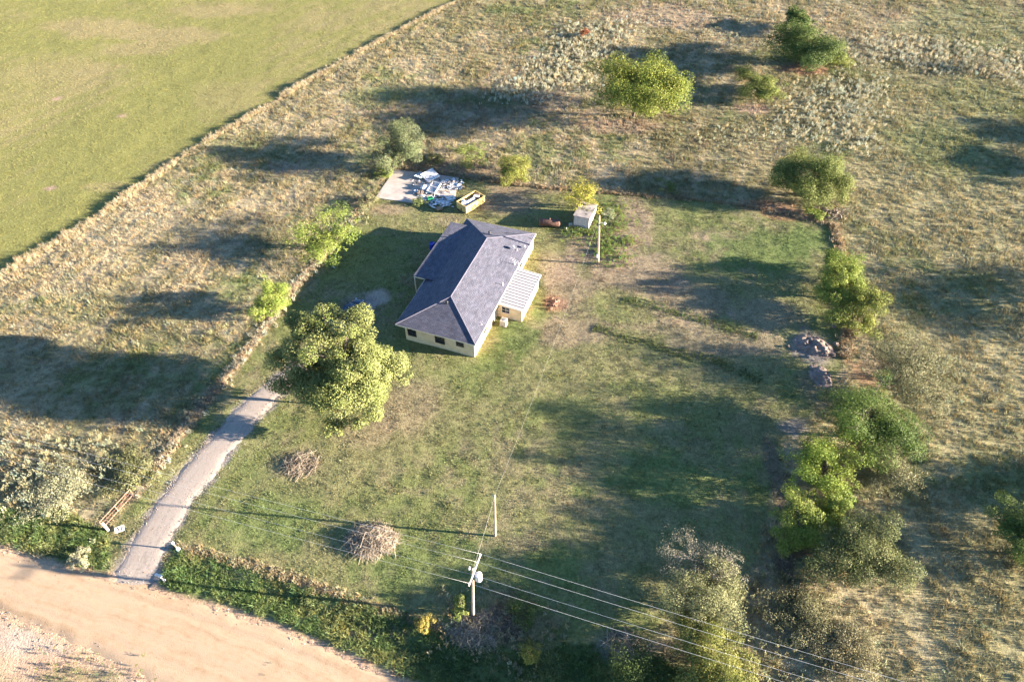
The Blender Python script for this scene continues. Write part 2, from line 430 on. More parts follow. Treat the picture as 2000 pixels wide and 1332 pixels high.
def resample(P, step):
    P = [Vector((p[0], p[1], 0)) for p in P]; L = [0]
    for i in range(1, len(P)): L.append(L[-1]+(P[i]-P[i-1]).length)
    n = max(2, int(L[-1]/step)); out = []
    for k in range(n+1):
        s = L[-1]*k/n; i = min(max(np.searchsorted(L, s)-1, 0), len(P)-2)
        # catmull-rom
        t = (s-L[i])/max(L[i+1]-L[i], 1e-6)
        p0, p1, p2, p3 = P[max(i-1, 0)], P[i], P[i+1], P[min(i+2, len(P)-1)]
        out.append(0.5*((2*p1)+(p2-p0)*t+(2*p0-5*p1+4*p2-p3)*t*t+(3*p1-p0-3*p2+p3)*t**3))
    return out
def strip(name, A, B, step, ncol, zc, crown, edge, m):
    V = []; T = []; n = len(A)
    for i in range(n):
        a, b = A[i], B[i]; wd = (b-a).length
        ea = (fbm(np.array([i*step*.9]), np.array([3.0]), 1.2, 3, 21)[0]-.5)*edge/wd
        eb = (fbm(np.array([i*step*.9]), np.array([9.0]), 1.2, 3, 22)[0]-.5)*edge/wd
        for k in range(ncol+1):
            q = k/ncol; q2 = q + ea*(1-q) + eb*q
            p = a.lerp(b, q2); side = 4*q*(1-q)
            dq = min(q, 1-q)*wd; z = zc + crown*side - (.035*sum(math.exp(-((q-c_)/.035)**2) for c_ in (.22, .36, .60, .74)) if name == 'road' else 0) - .16*max(0, 1-dq/1.1)**1.3 - (.12 if name == 'driveway' and i < 3 else 0)
            V.append((p.x, p.y, z)); T.append((q, i*step, (q-.5)*wd))
    ii = np.arange(n*(ncol+1)).reshape(n, ncol+1)
    F = np.stack([ii[:-1, :-1], ii[:-1, 1:], ii[1:, 1:], ii[1:, :-1]], -1).reshape(-1, 4)
    me = np_mesh(name, V, F, smooth=True)
    a = me.attributes.new('track', 'FLOAT_VECTOR', 'POINT'); a.data.foreach_set('vector', np.array(T, np.float32).ravel())
    nrm = me.polygons[0].normal
    if nrm.z < 0: me.flip_normals()
    me.materials.append(m)
    o = bpy.data.objects.new(name, me); COL.objects.link(o); return tag(o, kind='structure')
road_m = strip_mat('packed_orange_dirt', [(.25,(.265,.18,.108)),(.42,(.32,.228,.146)),(.58,(.35,.258,.172)),(.75,(.285,.20,.122))])
RT, RB = resample(ROADTOP, 1.0), resample(ROADBOT, 1.0)
nmin = 140
def resn(P, n):
    L = sum((Vector(P[i+1])-Vector(P[i])).length for i in range(len(P)-1)); q = resample(P, L/n*.9999)
    return q[:n]
strip('road', resn(ROADTOP, nmin), resn(ROADBOT, nmin), .8, 24, .02, .10, .9, road_m)
drive_m = strip_mat('pale_gravel', [(.22,(.14,.115,.095)),(.36,(.22,.188,.160)),(.5,(.285,.245,.212)),(.64,(.25,.205,.17)),(.78,(.17,.14,.112))], 3.0)
dc = resample(DRIVE, .5)
dl, dr = [], []
Lacc = [0]
for i in range(1, len(DRIVE)): Lacc.append(Lacc[-1]+(DRIVE[i]-DRIVE[i-1]).length)
for i, p in enumerate(dc):
    t = (dc[min(i+1, len(dc)-1)]-dc[max(i-1, 0)]).normalized(); nrm = Vector((-t.y, t.x, 0))
    wd = np.interp(i*Lacc[-1]/(len(dc)-1), Lacc, DRIVEW)+1.0
    dl.append(p+nrm*wd/2); dr.append(p-nrm*wd/2)
strip('driveway', dl, dr, .5, 16, .03, .04, 1.2, drive_m)

# ---------------------------------------------------------------- grass and weeds: carried on points, copies of a few tufts
def tuft_mesh(seed, n, h, spread, wdt, lean, seg=1, droop=0.0):
    r = random.Random(seed); V = []; F = []
    for i in range(n):
        a = r.uniform(0, 6.283); d = spread*math.sqrt(r.random()); bx_, by_ = d*math.cos(a), d*math.sin(a)
        hh = h*r.uniform(.55, 1.1); la = a+r.uniform(-.9, .9); ln = lean*r.uniform(.2, 1.0)*hh
        fa = r.uniform(0, 3.1416); ww = wdt*r.uniform(.6, 1.3)
        dx, dy = math.cos(fa)*ww/2, math.sin(fa)*ww/2
        k = len(V)
        if seg == 1:
            V += [(bx_-dx, by_-dy, -.03), (bx_+dx, by_+dy, -.03), (bx_+math.cos(la)*ln, by_+math.sin(la)*ln, hh)]
            F.append((k, k+1, k+2))
        else:
            mx_, my_ = bx_+math.cos(la)*ln*.4, by_+math.sin(la)*ln*.4
            tx, ty = bx_+math.cos(la)*ln*(1+droop), by_+math.sin(la)*ln*(1+droop)
            V += [(bx_-dx, by_-dy, -.03), (bx_+dx, by_+dy, -.03), (mx_+dx*.9, my_+dy*.9, hh*.65), (mx_-dx*.9, my_-dy*.9, hh*.65), (tx, ty, hh*(1-droop*.3))]
            F += [(k, k+1, k+2), (k, k+2, k+3), (k+3, k+2, k+4)]
    return V, F
def weed_mesh(seed, n, h, spread, leaf, nl):
    """upright stems carrying small leaves"""
    r = random.Random(seed); V = []; F = []
    for i in range(n):
        a = r.uniform(0, 6.283); d = spread*math.sqrt(r.random()); b = Vector((d*math.cos(a)*.5, d*math.sin(a)*.5, 0))
        hh = h*r.uniform(.6, 1.1); tip = Vector((d*math.cos(a)*1.3+r.uniform(-.08, .08), d*math.sin(a)*1.3+r.uniform(-.08, .08), hh))
        for j in range(nl):
            q = r.uniform(.25, 1.0)**.7; p = b.lerp(tip, q)
            la = r.uniform(0, 6.283); el = r.uniform(-.2, 1.1); ll = leaf*r.uniform(.6, 1.3)
            dr_ = Vector((math.cos(la)*math.cos(el), math.sin(la)*math.cos(el), math.sin(el)))*ll
            sd_ = Vector((-math.sin(la), math.cos(la), r.uniform(-.5, .5)))*ll*.32
            k = len(V); V += [p, p+dr_*.5+sd_, p+dr_, p+dr_*.5-sd_]; F += [(k, k+1, k+2), (k, k+2, k+3)]
    return [tuple(v) for v in V], F
def stuff_object(name, label, templates, P, var, rot, scl, col, m):
    """one object: its mesh holds the templates and the carrier points; nodes copy templates onto points"""
    V = []; F = []; tm = []
    for k, (tv, tf) in enumerate(templates):
        n = len(V); V += list(tv); F += [tuple(i+n for i in f) for f in tf]; tm += [k]*len(tv)
    nT = len(V); N = len(P)
    me = bpy.data.meshes.new(name)
    allV = np.concatenate([np.array(V, np.float32), np.asarray(P, np.float32)])
    me.vertices.add(len(allV)); me.vertices.foreach_set('co', allV.ravel())
    fl = np.array([i for f in F for i in f], np.int32)
    me.loops.add(len(fl)); me.loops.foreach_set('vertex_index', fl)
    me.polygons.add(len(F)); me.polygons.foreach_set('loop_start', np.arange(0, len(fl), 3, dtype=np.int32)); me.polygons.foreach_set('loop_total', np.full(len(F), 3, np.int32))
    def att(nm, ty, fld, arr):
        a = me.attributes.new(nm, ty, 'POINT'); a.data.foreach_set(fld, np.asarray(arr).ravel())
    att('tmpl', 'INT', 'value', np.concatenate([np.array(tm, np.int32), np.full(N, -1, np.int32)]))
    att('var', 'INT', 'value', np.concatenate([np.full(nT, -1, np.int32), var.astype(np.int32)]))
    att('rot', 'FLOAT_VECTOR', 'vector', np.concatenate([np.zeros((nT, 3), np.float32), rot.astype(np.float32)]))
    att('scl', 'FLOAT_VECTOR', 'vector', np.concatenate([np.ones((nT, 3), np.float32), scl.astype(np.float32)]))
    c4 = np.ones((nT+N, 4), np.float32); c4[nT:, :3] = col
    att('tint', 'FLOAT_COLOR', 'color', c4)
    me.materials.append(m); me.update(calc_edges=True)
    o = bpy.data.objects.new(name, me); COL.objects.link(o)
    ng = bpy.data.node_groups.new(name+'_scatter', 'GeometryNodeTree')
    ng.interface.new_socket('Geometry', in_out='INPUT', socket_type='NodeSocketGeometry')
    ng.interface.new_socket('Geometry', in_out='OUTPUT', socket_type='NodeSocketGeometry')
    N_ = ng.nodes.new; L_ = ng.links.new
    gi = N_('NodeGroupInput'); go_ = N_('NodeGroupOutput'); jn = N_('GeometryNodeJoinGeometry')
    def named(nm, ty):
        q = N_('GeometryNodeInputNamedAttribute'); q.data_type = ty; q.inputs['Name'].default_value = nm; return q.outputs['Attribute']
    def eq(sock, k):
        c = N_('FunctionNodeCompare'); c.data_type = 'INT'; c.operation = 'EQUAL'; L_(sock, c.inputs[2]); c.inputs[3].default_value = k; return c.outputs[0]
    for k in range(len(templates)):
        s1 = N_('GeometryNodeSeparateGeometry'); L_(gi.outputs[0], s1.inputs[0]); L_(eq(named('tmpl', 'INT'), k), s1.inputs[1])
        s2 = N_('GeometryNodeSeparateGeometry'); L_(gi.outputs[0], s2.inputs[0]); L_(eq(named('var', 'INT'), k), s2.inputs[1])
        ip = N_('GeometryNodeInstanceOnPoints')
        L_(s2.outputs[0], ip.inputs['Points']); L_(s1.outputs[0], ip.inputs['Instance'])
        er = N_('FunctionNodeEulerToRotation'); L_(named('rot', 'FLOAT_VECTOR'), er.inputs[0]); L_(er.outputs[0], ip.inputs['Rotation'])
        L_(named('scl', 'FLOAT_VECTOR'), ip.inputs['Scale'])
        L_(ip.outputs[0], jn.inputs[0])
    L_(jn.outputs[0], go_.inputs[0])
    md = o.modifiers.new('scatter', 'NODES'); md.node_group = ng
    return tag(o, label, 'grass', kind='stuff')

def visible_pts(dens, seed):
    """random ground points over the ground the photograph shows (with a margin)"""
    r = np.random.default_rng(seed); y0, y1_ = 17.0, 205.0
    n = int(dens*(y1_-y0)*310)
    y = r.uniform(y0, y1_, n); x = r.uniform(-155, 155, n)
    k = np.abs(x) < 54 + (y-20)*.55
    return x[k], y[k], r
H_B = (-4.69, 60.35); H_A = R(70.408)
def in_house(x, y, m=0.0):
    dx, dy = x-H_B[0], y-H_B[1]; lx = dx*math.cos(H_A)+dy*math.sin(H_A); ly = -dx*math.sin(H_A)+dy*math.cos(H_A)
    return ((lx > -m) & (lx < 24.6+m) & (ly > .1-m) & (ly < 10.4+m)) | ((lx > 8.5-m) & (lx < 16+m) & (ly > -3.4-m) & (ly < 1))
SLABP = [Vector(p) for p in ((-23.0,97.1,0),(-20.7,105.9,0),(-9.3,103.2,0),(-9.6,97.6,0),(-13.0,97.2,0),(-14.2,95.4,0),(-17.0,95.7,0))]
SHEDP = [(9.77,89.1),(12.17,88.3),(13.75,92.6),(11.3,93.4)]
def bare(x, y):
    return in_house(x, y) | (poly_sd(x, y, SLABP) > 0.05) | (poly_sd(x, y, [Vector((*p, 0)) for p in SHEDP]) > 0)
def soil_amount(x, y):
    s = np.zeros_like(x)
    for (px, py, rx, ry, c, st), (qx, qy, ra, rb, col, s_) in zip(PATCH, _pt):
        if c in ('soil', 'red', 'grey', 'white', 'sand', 'brown'):
            s = np.maximum(s, st*sstep(1.1, .5, np.hypot((x-qx)/ra, (y-qy)/rb)))
    return s
def finish(x, y, r, hmin, hmax, wide=1.0, zoff=0.0):
    n = len(x); Zt = zones(x, y); z = ground_z(x, y, Zt)+zoff
    z = np.where((Zt['drive'] < .4) | (Zt['road'] > -.3), np.maximum(z, .02), z)
    s = r.uniform(hmin, hmax, n)
    scl = np.stack([s*wide*r.uniform(.8, 1.25, n), s*wide*r.uniform(.8, 1.25, n), s], 1)
    rot = np.stack([r.normal(0, .12, n), r.normal(0, .12, n), r.uniform(0, 6.283, n)], 1)
    return np.stack([x, y, z], 1), rot, scl, Zt
def jit(col, r, a=.22, hue=.10):
    n = len(col); k = r.normal(1, a, (n, 1)).clip(.45, 1.7); h = r.normal(0, hue, (n, 1))
    return (col*k*np.concatenate([1+h, 1+0*h, 1-h], 1)).clip(.005, .9)

# pasture
x, y, r = visible_pts(7.0, 31)
Zt = zones(x, y)
far = np.clip((y-60)/140, 0, 1)
keep = (Zt['yard'] < .5) & (Zt['hay'] < .5) & (Zt['ditch'] < .5) & (Zt['road'] < 0) & (Zt['south'] < 0) & (Zt['drive'] > .1)
keep &= r.random(len(x)) < (1-.55*far)*(1-.75*soil_amount(x, y))*(.30+.7*fbm(x, y, 2.0, 3, 12)+.5*fbm(x*.94-y*.34, (x*.34+y*.94)*.16, 1.5, 3, 51))
x, y = x[keep], y[keep]; far = far[keep]
P, rot, scl, Zt = finish(x, y, r, .6, 1.35)
scl *= (1+.5*far)[:, None]*(.55+.9*fbm(x, y, 3.0, 2, 13))[:, None]
col = jit(ground_col(x, y, Zt)*1.15, r, .22)
T = [tuft_mesh(k, 16, .33, .19, .042, .9) for k in range(5)]
stuff_object('pasture_grass', 'dry tan and olive tufts of rough pasture grass', T, P, r.integers(0, 5, len(x)), rot, scl, col, M['tuft'])

# lawn
x, y, r = visible_pts(14.0, 32)
k = (poly_sd(x, y, YARD) > -.3); x, y = x[k], y[k]
Zt = zones(x, y)
keep = (Zt['yard'] > .4) & (Zt['drive'] + (fbm(x, y, 1.1, 3, 46)-.5)*3.0 + .9*sstep(.5, .0, np.abs(Zt['drive']+1.75))*sstep(.45, .6, fbm(x, y, 2.5, 2, 47)) > .05) & (Zt['road'] < -.1) & ~bare(x, y)
keep &= r.random(len(x)) < (1-.85*soil_amount(x, y))*(.55+.7*fbm(x, y, 1.6, 3, 14))
x, y = x[keep], y[keep]
P, rot, scl, Zt = finish(x, y, r, .6, 1.3, 1.2)
scl *= (.6+.8*fbm(x, y, 2.0, 2, 15))[:, None]
col = jit(ground_col(x, y, Zt)*1.1, r, .2)
T = [tuft_mesh(40+k, 11, .10, .15, .038, 1.3) for k in range(4)]
stuff_object('lawn_grass', 'short mown green and straw lawn around the farmhouse', T, P, r.integers(0, 4, len(x)), rot, scl, col, M['tuft'])

# hayfield
x, y, r = visible_pts(5.5, 33)
k = poly_sd(x, y, HAYPOLY) > .2; x, y = x[k], y[k]
P, rot, scl, Zt = finish(x, y, r, .6, 1.2, 1.3)
col = jit(ground_col(x, y, Zt)*1.1, r, .14, .06)
T = [tuft_mesh(60+k, 9, .10, .24, .05, 1.2) for k in range(3)]
stuff_object('hayfield_grass', 'smooth yellow green stubble of the hayfield at upper left', T, P, r.integers(0, 3, len(x)), rot, scl, col, M['tuft'])

def along(line, n, width, r, off=0.0):
    P = resample(line, .5); i = r.integers(0, len(P)-1, n); t = r.random(n)
    a = np.array([p[:2] for p in P]); p = a[i]*(1-t[:, None])+a[i+1]*t[:, None]
    d = a[i+1]-a[i]; d /= np.linalg.norm(d, axis=1)[:, None]+1e-9; nn = np.stack([-d[:, 1], d[:, 0]], 1)
    q = p+nn*(r.normal(0, width, n)+off)[:, None]
    return q[:, 0], q[:, 1]
# dry fence row along the hayfield
r = np.random.default_rng(34)
x, y = along(HAYLINE, 6500, .38, r)
P, rot, scl, Zt = finish(x, y, r, .5, 1.15, .9)
scl *= (.15+1.15*fbm(x, y, 3.5, 3, 16))[:, None]
col = jit(np.tile(np.array([.36, .295, .19]), (len(x), 1)), r, .2, .08)
g_ = r.random(len(x)) < .15; col[g_] = jit(np.tile(PAL['olive'], (g_.sum(), 1)), r)
T = [tuft_mesh(70+k, 18, 1.0, .24, .04, .5, 2, .2) for k in range(3)]
stuff_object('fence_row_grass', 'tall straw coloured grass standing along the hayfield fence row', T, P, r.integers(0, 3, len(x)), rot, scl, col, M['tuft'])

# dry grass along the driveway fence, the yard front fence and the right hand fence
r = np.random.default_rng(35)
xs, ys, cs, hs = [], [], [], []
for ln, n, wd, c, hh in ((DRIVEFENCE, 1100, .3, (.36,.28,.19), .40), (DRIVEFENCE, 420, .7, (.30,.28,.20), .55), (YARDFRONT, 520, .3, (.30,.25,.15), .38),
                         (G([(772,328),(870,340),(960,355),(1080,368),(1200,378),(1330,388),(1450,402),(1560,424),(1625,440)]), 900, .35, (.28,.22,.14), .45),
                         (G([(1628,440),(1640,480),(1652,560),(1655,640),(1650,700)]), 700, .45, (.30,.23,.14), .6),
                         (WEEDROW1, 620, .55, (.105,.135,.045), .24), (WEEDROW2, 760, .55, (.11,.135,.045), .24)):
    a, b = along(ln, n, wd, r); xs.append(a); ys.append(b); cs.append(np.tile(np.array(c), (n, 1))); hs.append(np.full(n, hh))
x = np.concatenate(xs); y = np.concatenate(ys); hh = np.concatenate(hs)
P, rot, scl, Zt = finish(x, y, r, .6, 1.2, 1.0); scl *= hh[:, None]
T = [tuft_mesh(80+k, 16, 1.0, .36, .07, .6, 2, .2) for k in range(3)]
stuff_object('fence_line_grass', 'uncut grass along the yard fences and in two rows across the lawn', T, P, r.integers(0, 3, len(x)), rot, scl, jit(np.concatenate(cs), r, .22), M['tuft'])

# ditch and verge: rank green grass
x, y, r = visible_pts(20, 36)
k = y < 48; x, y = x[k], y[k]
Zt = zones(x, y)
keep = ((Zt['ditch'] > .5) | (Zt['verge'] > .5)) & (Zt['road'] < -.25) & (Zt['drive'] > .25) & (r.random(len(x)) < (.25+1.2*fbm(x, y, 3, 3, 17))*(1-.7*soil_amount(x, y)))
x, y = x[keep], y[keep]
P, rot, scl, Zt = finish(x, y, r, .5, 1.25, .95); scl *= (.22+.75*fbm(x, y, 1.8, 3, 18))[:, None]
nn = fbm(x, y, 2.5, 3, 19)
col = mixc(np.tile(np.array([.095,.145,.045]), (len(x), 1)), np.array([.18,.20,.07]), sstep(.45, .65, nn))
T = [tuft_mesh(90+k, 20, .62, .24, .042, .75, 2, .5) for k in range(4)]
stuff_object('ditch_grass', 'rank green grass filling the ditch beside the dirt road', T, P, r.integers(0, 4, len(x)), rot, scl, jit(col, r, .25), M['tuft'])

# pale weeds in drifts
r = np.random.default_rng(37)
DRIFT = [((955,203),(985,170),(1040,122),(1075,80),(1130,52),(1215,48),(1245,75),(1215,112),(1165,122),(1150,172),(1080,192),(1020,203)), ((1500,250),(1560,170),(1640,150),(1735,148),(1725,210),(1690,300),(1620,285),(1520,275)),
         ((1655,70),(1800,75),(2040,110),(2040,170),(1890,150),(1740,135),(1660,130)), ((1320,250),(1500,245),(1480,285),(1330,285)), ((1380,60),(1510,70),(1500,95),(1400,88)),
         ((1200,20),(1290,30),(1280,55),(1210,45)), ((0,905),(110,880),(200,905),(190,960),(120,1000),(0,1000)), ((150,880),(250,850),(340,870),(290,920),(200,930)),
         ((1500,1060),(1640,1140),(1700,1260),(1690,1400),(1480,1400),(1450,1180)), ((1640,800),(1800,860),(1800,930),(1700,950)), ((1700,720),(1870,700),(1860,790),(1760,790)),
         ((670,410),(735,370),(735,395),(690,440)), ((640,180),(740,170),(760,215),(680,225)), ((500,1290),(520,1290),(520,1300),(500,1300)), ((80,1305),(230,1300),(260,1345),(90,1345)),
         ((1172,412),(1218,408),(1232,470),(1200,508),(1172,500),(1150,462),(1110,456)), ((880,1180),(1000,1170),(1070,1230),(1060,1310),(900,1260)), ((1300,1010),(1310,1010),(1310,1016),(1300,1016))]
DCOL = [(.42,.395,.27),(.39,.375,.255),(.42,.39,.265),(.35,.34,.21),(.36,.345,.22),(.39,.355,.25),(.31,.30,.18),(.25,.245,.135),(.21,.20,.10),(.22,.21,.11),(.20,.21,.11),
        (.22,.22,.12),(.22,.2,.12),(.2,.2,.1),(.15,.16,.07),(.15,.205,.045),(.23,.195,.105),(.2,.2,.1)]
DDEN = [3.8,3.4,3.6,2.4,2.4,2.0,5.0,3.4,4.2,2.4,2.2,3.4,.8,.5,6,22,9,1]
DH = [.95,.9,.95,.7,.7,.7,.95,.85,.9,.75,.75,.9,.5,.4,.45,.6,.7,.3]
xs, ys, cs, hs = [], [], [], []
for poly, c, dn, hh in zip(DRIFT, DCOL, DDEN, DH):
    q = G(poly); ax = [p.x for p in q]; ay = [p.y for p in q]
    n = int(dn*(max(ax)-min(ax)+4)*(max(ay)-min(ay)+4)); a = r.uniform(min(ax)-2, max(ax)+2, n); b = r.uniform(min(ay)-2, max(ay)+2, n)
    sdv = poly_sd(a, b, q)+(fbm(a, b, 3, 3, 41)-.5)*4; k = (r.random(n) < sstep(-3.5, 4.5, sdv)*1.6*(fbm(a, b, 2.6, 3, 42)-.05))
    a, b = a[k], b[k]; xs.append(a); ys.append(b); cs.append(np.tile(np.array(c), (len(a), 1))); hs.append(np.full(len(a), hh))
# single weeds dotted through the pastures
a, b, _ = visible_pts(.22, 38); zt_ = zones(a, b)
k = (zt_['yard'] < .3) & (zt_['hay'] < .3) & (zt_['road'] < -.5) & (zt_['south'] < 0) & (zt_['ditch'] < .3) & (r.random(len(a)) < 1.6*(fbm(a, b, 12, 3, 48)-.15))
a, b = a[k], b[k]; xs.append(a); ys.append(b); hs.append(r.uniform(.35, .85, len(a)))
pick = r.random((len(a), 1)); cs.append(np.where(pick < .4, np.array([[.085, .115, .04]]), np.where(pick < .75, np.array([[.21, .20, .10]]), np.array([[.30, .24, .15]]))))
x = np.concatenate(xs); y = np.concatenate(ys); hh = np.concatenate(hs); cs = np.concatenate(cs)
k = ~bare(x, y) & (zones(x, y)['drive'] > .3); x, y, hh, cs = x[k], y[k], hh[k], cs[k]
P, rot, scl, Zt = finish(x, y, r, .3, 1.25, .95); scl *= hh[:, None]
T = [weed_mesh(100+k, 9, .85, .30, .10, 20) for k in range(5)]
stuff_object('tall_weeds', 'drifts of pale leafy weeds standing in the pastures', T, P, r.integers(0, 5, len(x)), rot, scl, jit(cs, r, .2), M['tuft'])
# loose stones on the driveway and road shoulders
r = np.random.default_rng(39)
def pebble(seed):
    q = random.Random(seed); V = [(0, 0, .8), (0, 0, -.3)]+[(math.cos(k*1.2566)*q.uniform(.7, 1.1), math.sin(k*1.2566)*q.uniform(.7, 1.1), q.uniform(-.1, .35)) for k in range(5)]
    return V, [(0, 2+k, 2+(k+1) % 5) for k in range(5)]+[(1, 2+(k+1) % 5, 2+k) for k in range(5)]
ax_, ay_ = along(DRIVE, 1500, 1.5, r); bx1, by1 = along(ROADTOP, 700, .6, r, -.5); cx1, cy1 = along(ROADBOT, 1400, 1.6, r, .3)
x = np.concatenate([ax_, bx1, cx1]); y = np.concatenate([ay_, by1, cy1])
s = r.uniform(.02, .075, len(x))**1.0; zt_ = zones(x, y); z = np.where((zt_['drive'] < .3) | (zt_['road'] > -.3), .05, ground_z(x, y, zt_)+.02)
stuff_object('loose_stones', 'loose pale stones on the driveway and dirt road shoulders', [pebble(k) for k in range(3)], np.stack([x, y, z], 1), r.integers(0, 3, len(x)),
             np.stack([0*x, 0*x, r.uniform(0, 6.28, len(x))], 1), np.stack([s, s*r.uniform(.7, 1.2, len(x)), s*.8], 1), jit(np.tile(np.array([.30, .25, .205]), (len(x), 1)), r, .3), M['tuft'])['category'] = 'stones'
print('scatter done')
#NEXT
# ---------------------------------------------------------------- more materials
M['wall'] = mat('cream_siding', (0.5, 0.40, 0.27), .8, .10, 1.2)
def siding():
    m, t, b = new_mat('cream_panel_siding')
    tc = t.nodes.new('ShaderNodeTexCoord'); sp = t.nodes.new('ShaderNodeSeparateXYZ'); t.links.new(tc.outputs['Object'], sp.inputs[0])
    ad = t.nodes.new('ShaderNodeMath'); ad.operation = 'ADD'; t.links.new(sp.outputs[0], ad.inputs[0]); t.links.new(sp.outputs[1], ad.inputs[1])
    fr = t.nodes.new('ShaderNodeMath'); fr.operation = 'PINGPONG'; fr.inputs[1].default_value = .1; t.links.new(ad.outputs[0], fr.inputs[0])
    mr = t.nodes.new('ShaderNodeMapRange'); mr.inputs[1].default_value = 0; mr.inputs[2].default_value = .016; t.links.new(fr.outputs[0], mr.inputs[0])
    n = t.nodes.new('ShaderNodeTexNoise'); n.inputs['Scale'].default_value = 1.6; n.inputs['Detail'].default_value = 6; t.links.new(tc.outputs['Object'], n.inputs['Vector'])
    r = t.nodes.new('ShaderNodeValToRGB'); r.color_ramp.elements[0].position = .3; r.color_ramp.elements[1].position = .65
    r.color_ramp.elements[0].color = (.50, .385, .235, 1); r.color_ramp.elements[1].color = (.60, .48, .31, 1); t.links.new(n.outputs['Fac'], r.inputs[0])
    t.links.new(r.outputs[0], b.inputs['Base Color']); b.inputs['Roughness'].default_value = .75
    bp = t.nodes.new('ShaderNodeBump'); bp.inputs['Strength'].default_value = 1; bp.inputs['Distance'].default_value = .012
    t.links.new(mr.outputs[0], bp.inputs['Height']); t.links.new(bp.outputs[0], b.inputs['Normal'])
    return m
M['siding'] = siding()
def shingle():
    m, t, b = new_mat('slate_grey_shingle')
    tc = t.nodes.new('ShaderNodeTexCoord')
    at = t.nodes.new('ShaderNodeAttribute'); at.attribute_name = 'shin'      # (along eave, up the slope) in metres
    br = t.nodes.new('ShaderNodeTexBrick'); br.offset = .5; br.inputs['Scale'].default_value = 1.0
    br.inputs['Brick Width'].default_value = .55; br.inputs['Row Height'].default_value = .19; br.inputs['Mortar Size'].default_value = .022
    br.inputs['Color1'].default_value = (.060, .064, .090, 1); br.inputs['Color2'].default_value = (.100, .099, .128, 1); br.inputs['Mortar'].default_value = (.034, .037, .053, 1)
    t.links.new(at.outputs['Vector'], br.inputs['Vector'])
    n = t.nodes.new('ShaderNodeTexNoise'); n.inputs['Scale'].default_value = .9; n.inputs['Detail'].default_value = 7; n.inputs['Roughness'].default_value = .7
    t.links.new(tc.outputs['Object'], n.inputs['Vector'])
    mr = t.nodes.new('ShaderNodeMapRange'); mr.inputs[1].default_value = .3; mr.inputs[2].default_value = .7; mr.inputs[3].default_value = .68; mr.inputs[4].default_value = 1.22
    t.links.new(n.outputs['Fac'], mr.inputs[0])
    ml = t.nodes.new('ShaderNodeVectorMath'); ml.operation = 'SCALE'; t.links.new(br.outputs['Color'], ml.inputs[0]); t.links.new(mr.outputs[0], ml.inputs['Scale'])
    t.links.new(ml.outputs[0], b.inputs['Base Color']); b.inputs['Roughness'].default_value = .85
    bp = t.nodes.new('ShaderNodeBump'); bp.inputs['Strength'].default_value = .7; bp.inputs['Distance'].default_value = .012; bp.invert = True
    t.links.new(br.outputs['Fac'], bp.inputs['Height']); t.links.new(bp.outputs[0], b.inputs['Normal'])
    return m
M['shingle'] = shingle()
M['cap'] = mat('ridge_cap', (.115, .11, .145), .85, .2, 3)
M['trim'] = mat('cream_trim', (.60, .53, .42), .6, .1, 3)
M['white'] = mat('white_paint', (.58, .56, .53), .55, .12, 3)
M['dirtywhite'] = mat('weathered_white_paint', (.44, .41, .38), .7, .25, 1.5)
M['metal'] = mat('galvanised_steel', (.62, .62, .63), .38, .12, 2, metal=.55)
M['roofmetal'] = mat('pale_roof_steel', (.29, .28, .29), .55, .10, 1.5)
M['darkmetal'] = mat('black_metal', (.03, .03, .032), .5, .3, 4)
M['rust'] = mat('rusty_steel', (.115, .062, .045), .8, .5, 3, col2=(.06, .035, .028), bump=.004, bs=30)
M['rustred'] = mat('rusty_red_pipe', (.34, .19, .13), .7, .35, 4, col2=(.24, .12, .08))
M['pole'] = mat('weathered_pole_wood', (.40, .32, .25), .85, .3, 2.5, bump=.006, bs=22)
M['arm'] = mat('bleached_wood', (.55, .48, .42), .8, .2, 3)
M['wire'] = mat('aluminium_conductor', (.75, .73, .70), .35, .05, 4, metal=.3)
M['oldwire'] = mat('weathered_cable', (.34, .33, .31), .6, .1, 4)
M['steel_can'] = mat('pale_grey_enamel', (.66, .67, .68), .35, .06, 3)
M['porcelain'] = mat('white_porcelain', (.7, .7, .7), .25, .05, 4)
M['yellow'] = mat('faded_yellow_paint', (.50, .37, .13), .6, .3, 1.6, col2=(.34, .24, .10))
M['concrete'] = mat('stained_concrete', (.36, .315, .28), .9, .3, .5, col2=(.24, .21, .19), bump=.008, bs=12)
M['bluebarrel'] = mat('blue_plastic', (.012, .03, .30), .4, .1, 3)
M['carpaint'] = mat('dark_blue_car_paint', (.012, .035, .085), .22, .08, 3, metal=.3, spec=.6)
M['tyre'] = mat('tyre_rubber', (.02, .02, .02), .9, .2, 5)
M['rim'] = mat('alloy_rim', (.45, .45, .46), .3, .05, 5, metal=.8)
M['redlens'] = mat('red_lens', (.3, .01, .01), .2, .1, 5)
M['lampglass'] = mat('lamp_glass', (.6, .6, .62), .1, .05, 5)
M['tarp'] = mat('crumpled_white_sheet', (.66, .66, .69), .6, .2, 2.5, bump=.05, bs=4)
M['grimypanel'] = mat('grimy_white_panel', (.60, .61, .64), .6, .5, 2.2, col2=(.22, .22, .24))
M['bluesheet'] = mat('blue_grey_sheet', (.26, .33, .40), .6, .3, 3)
M['scrapdark'] = mat('dark_scrap', (.09, .075, .065), .8, .3, 4)
M['scrapbrown'] = mat('brown_scrap_board', (.26, .18, .12), .8, .3, 4)
M['green'] = mat('green_plastic', (.02, .22, .10), .5, .15, 4)
M['greenwhite'] = mat('pale_green_enamel', (.55, .68, .58), .5, .1, 4)
M['twig'] = mat('dry_twig', (.17, .13, .095), .9, .45, 3)
M['straw'] = mat('bleached_stalk', (.37, .31, .23), .9, .45, 1.2)
M['clod'] = mat('grey_clay', (.20, .155, .13), .95, .4, 1.5, col2=(.11, .08, .065), bump=.06, bs=4)
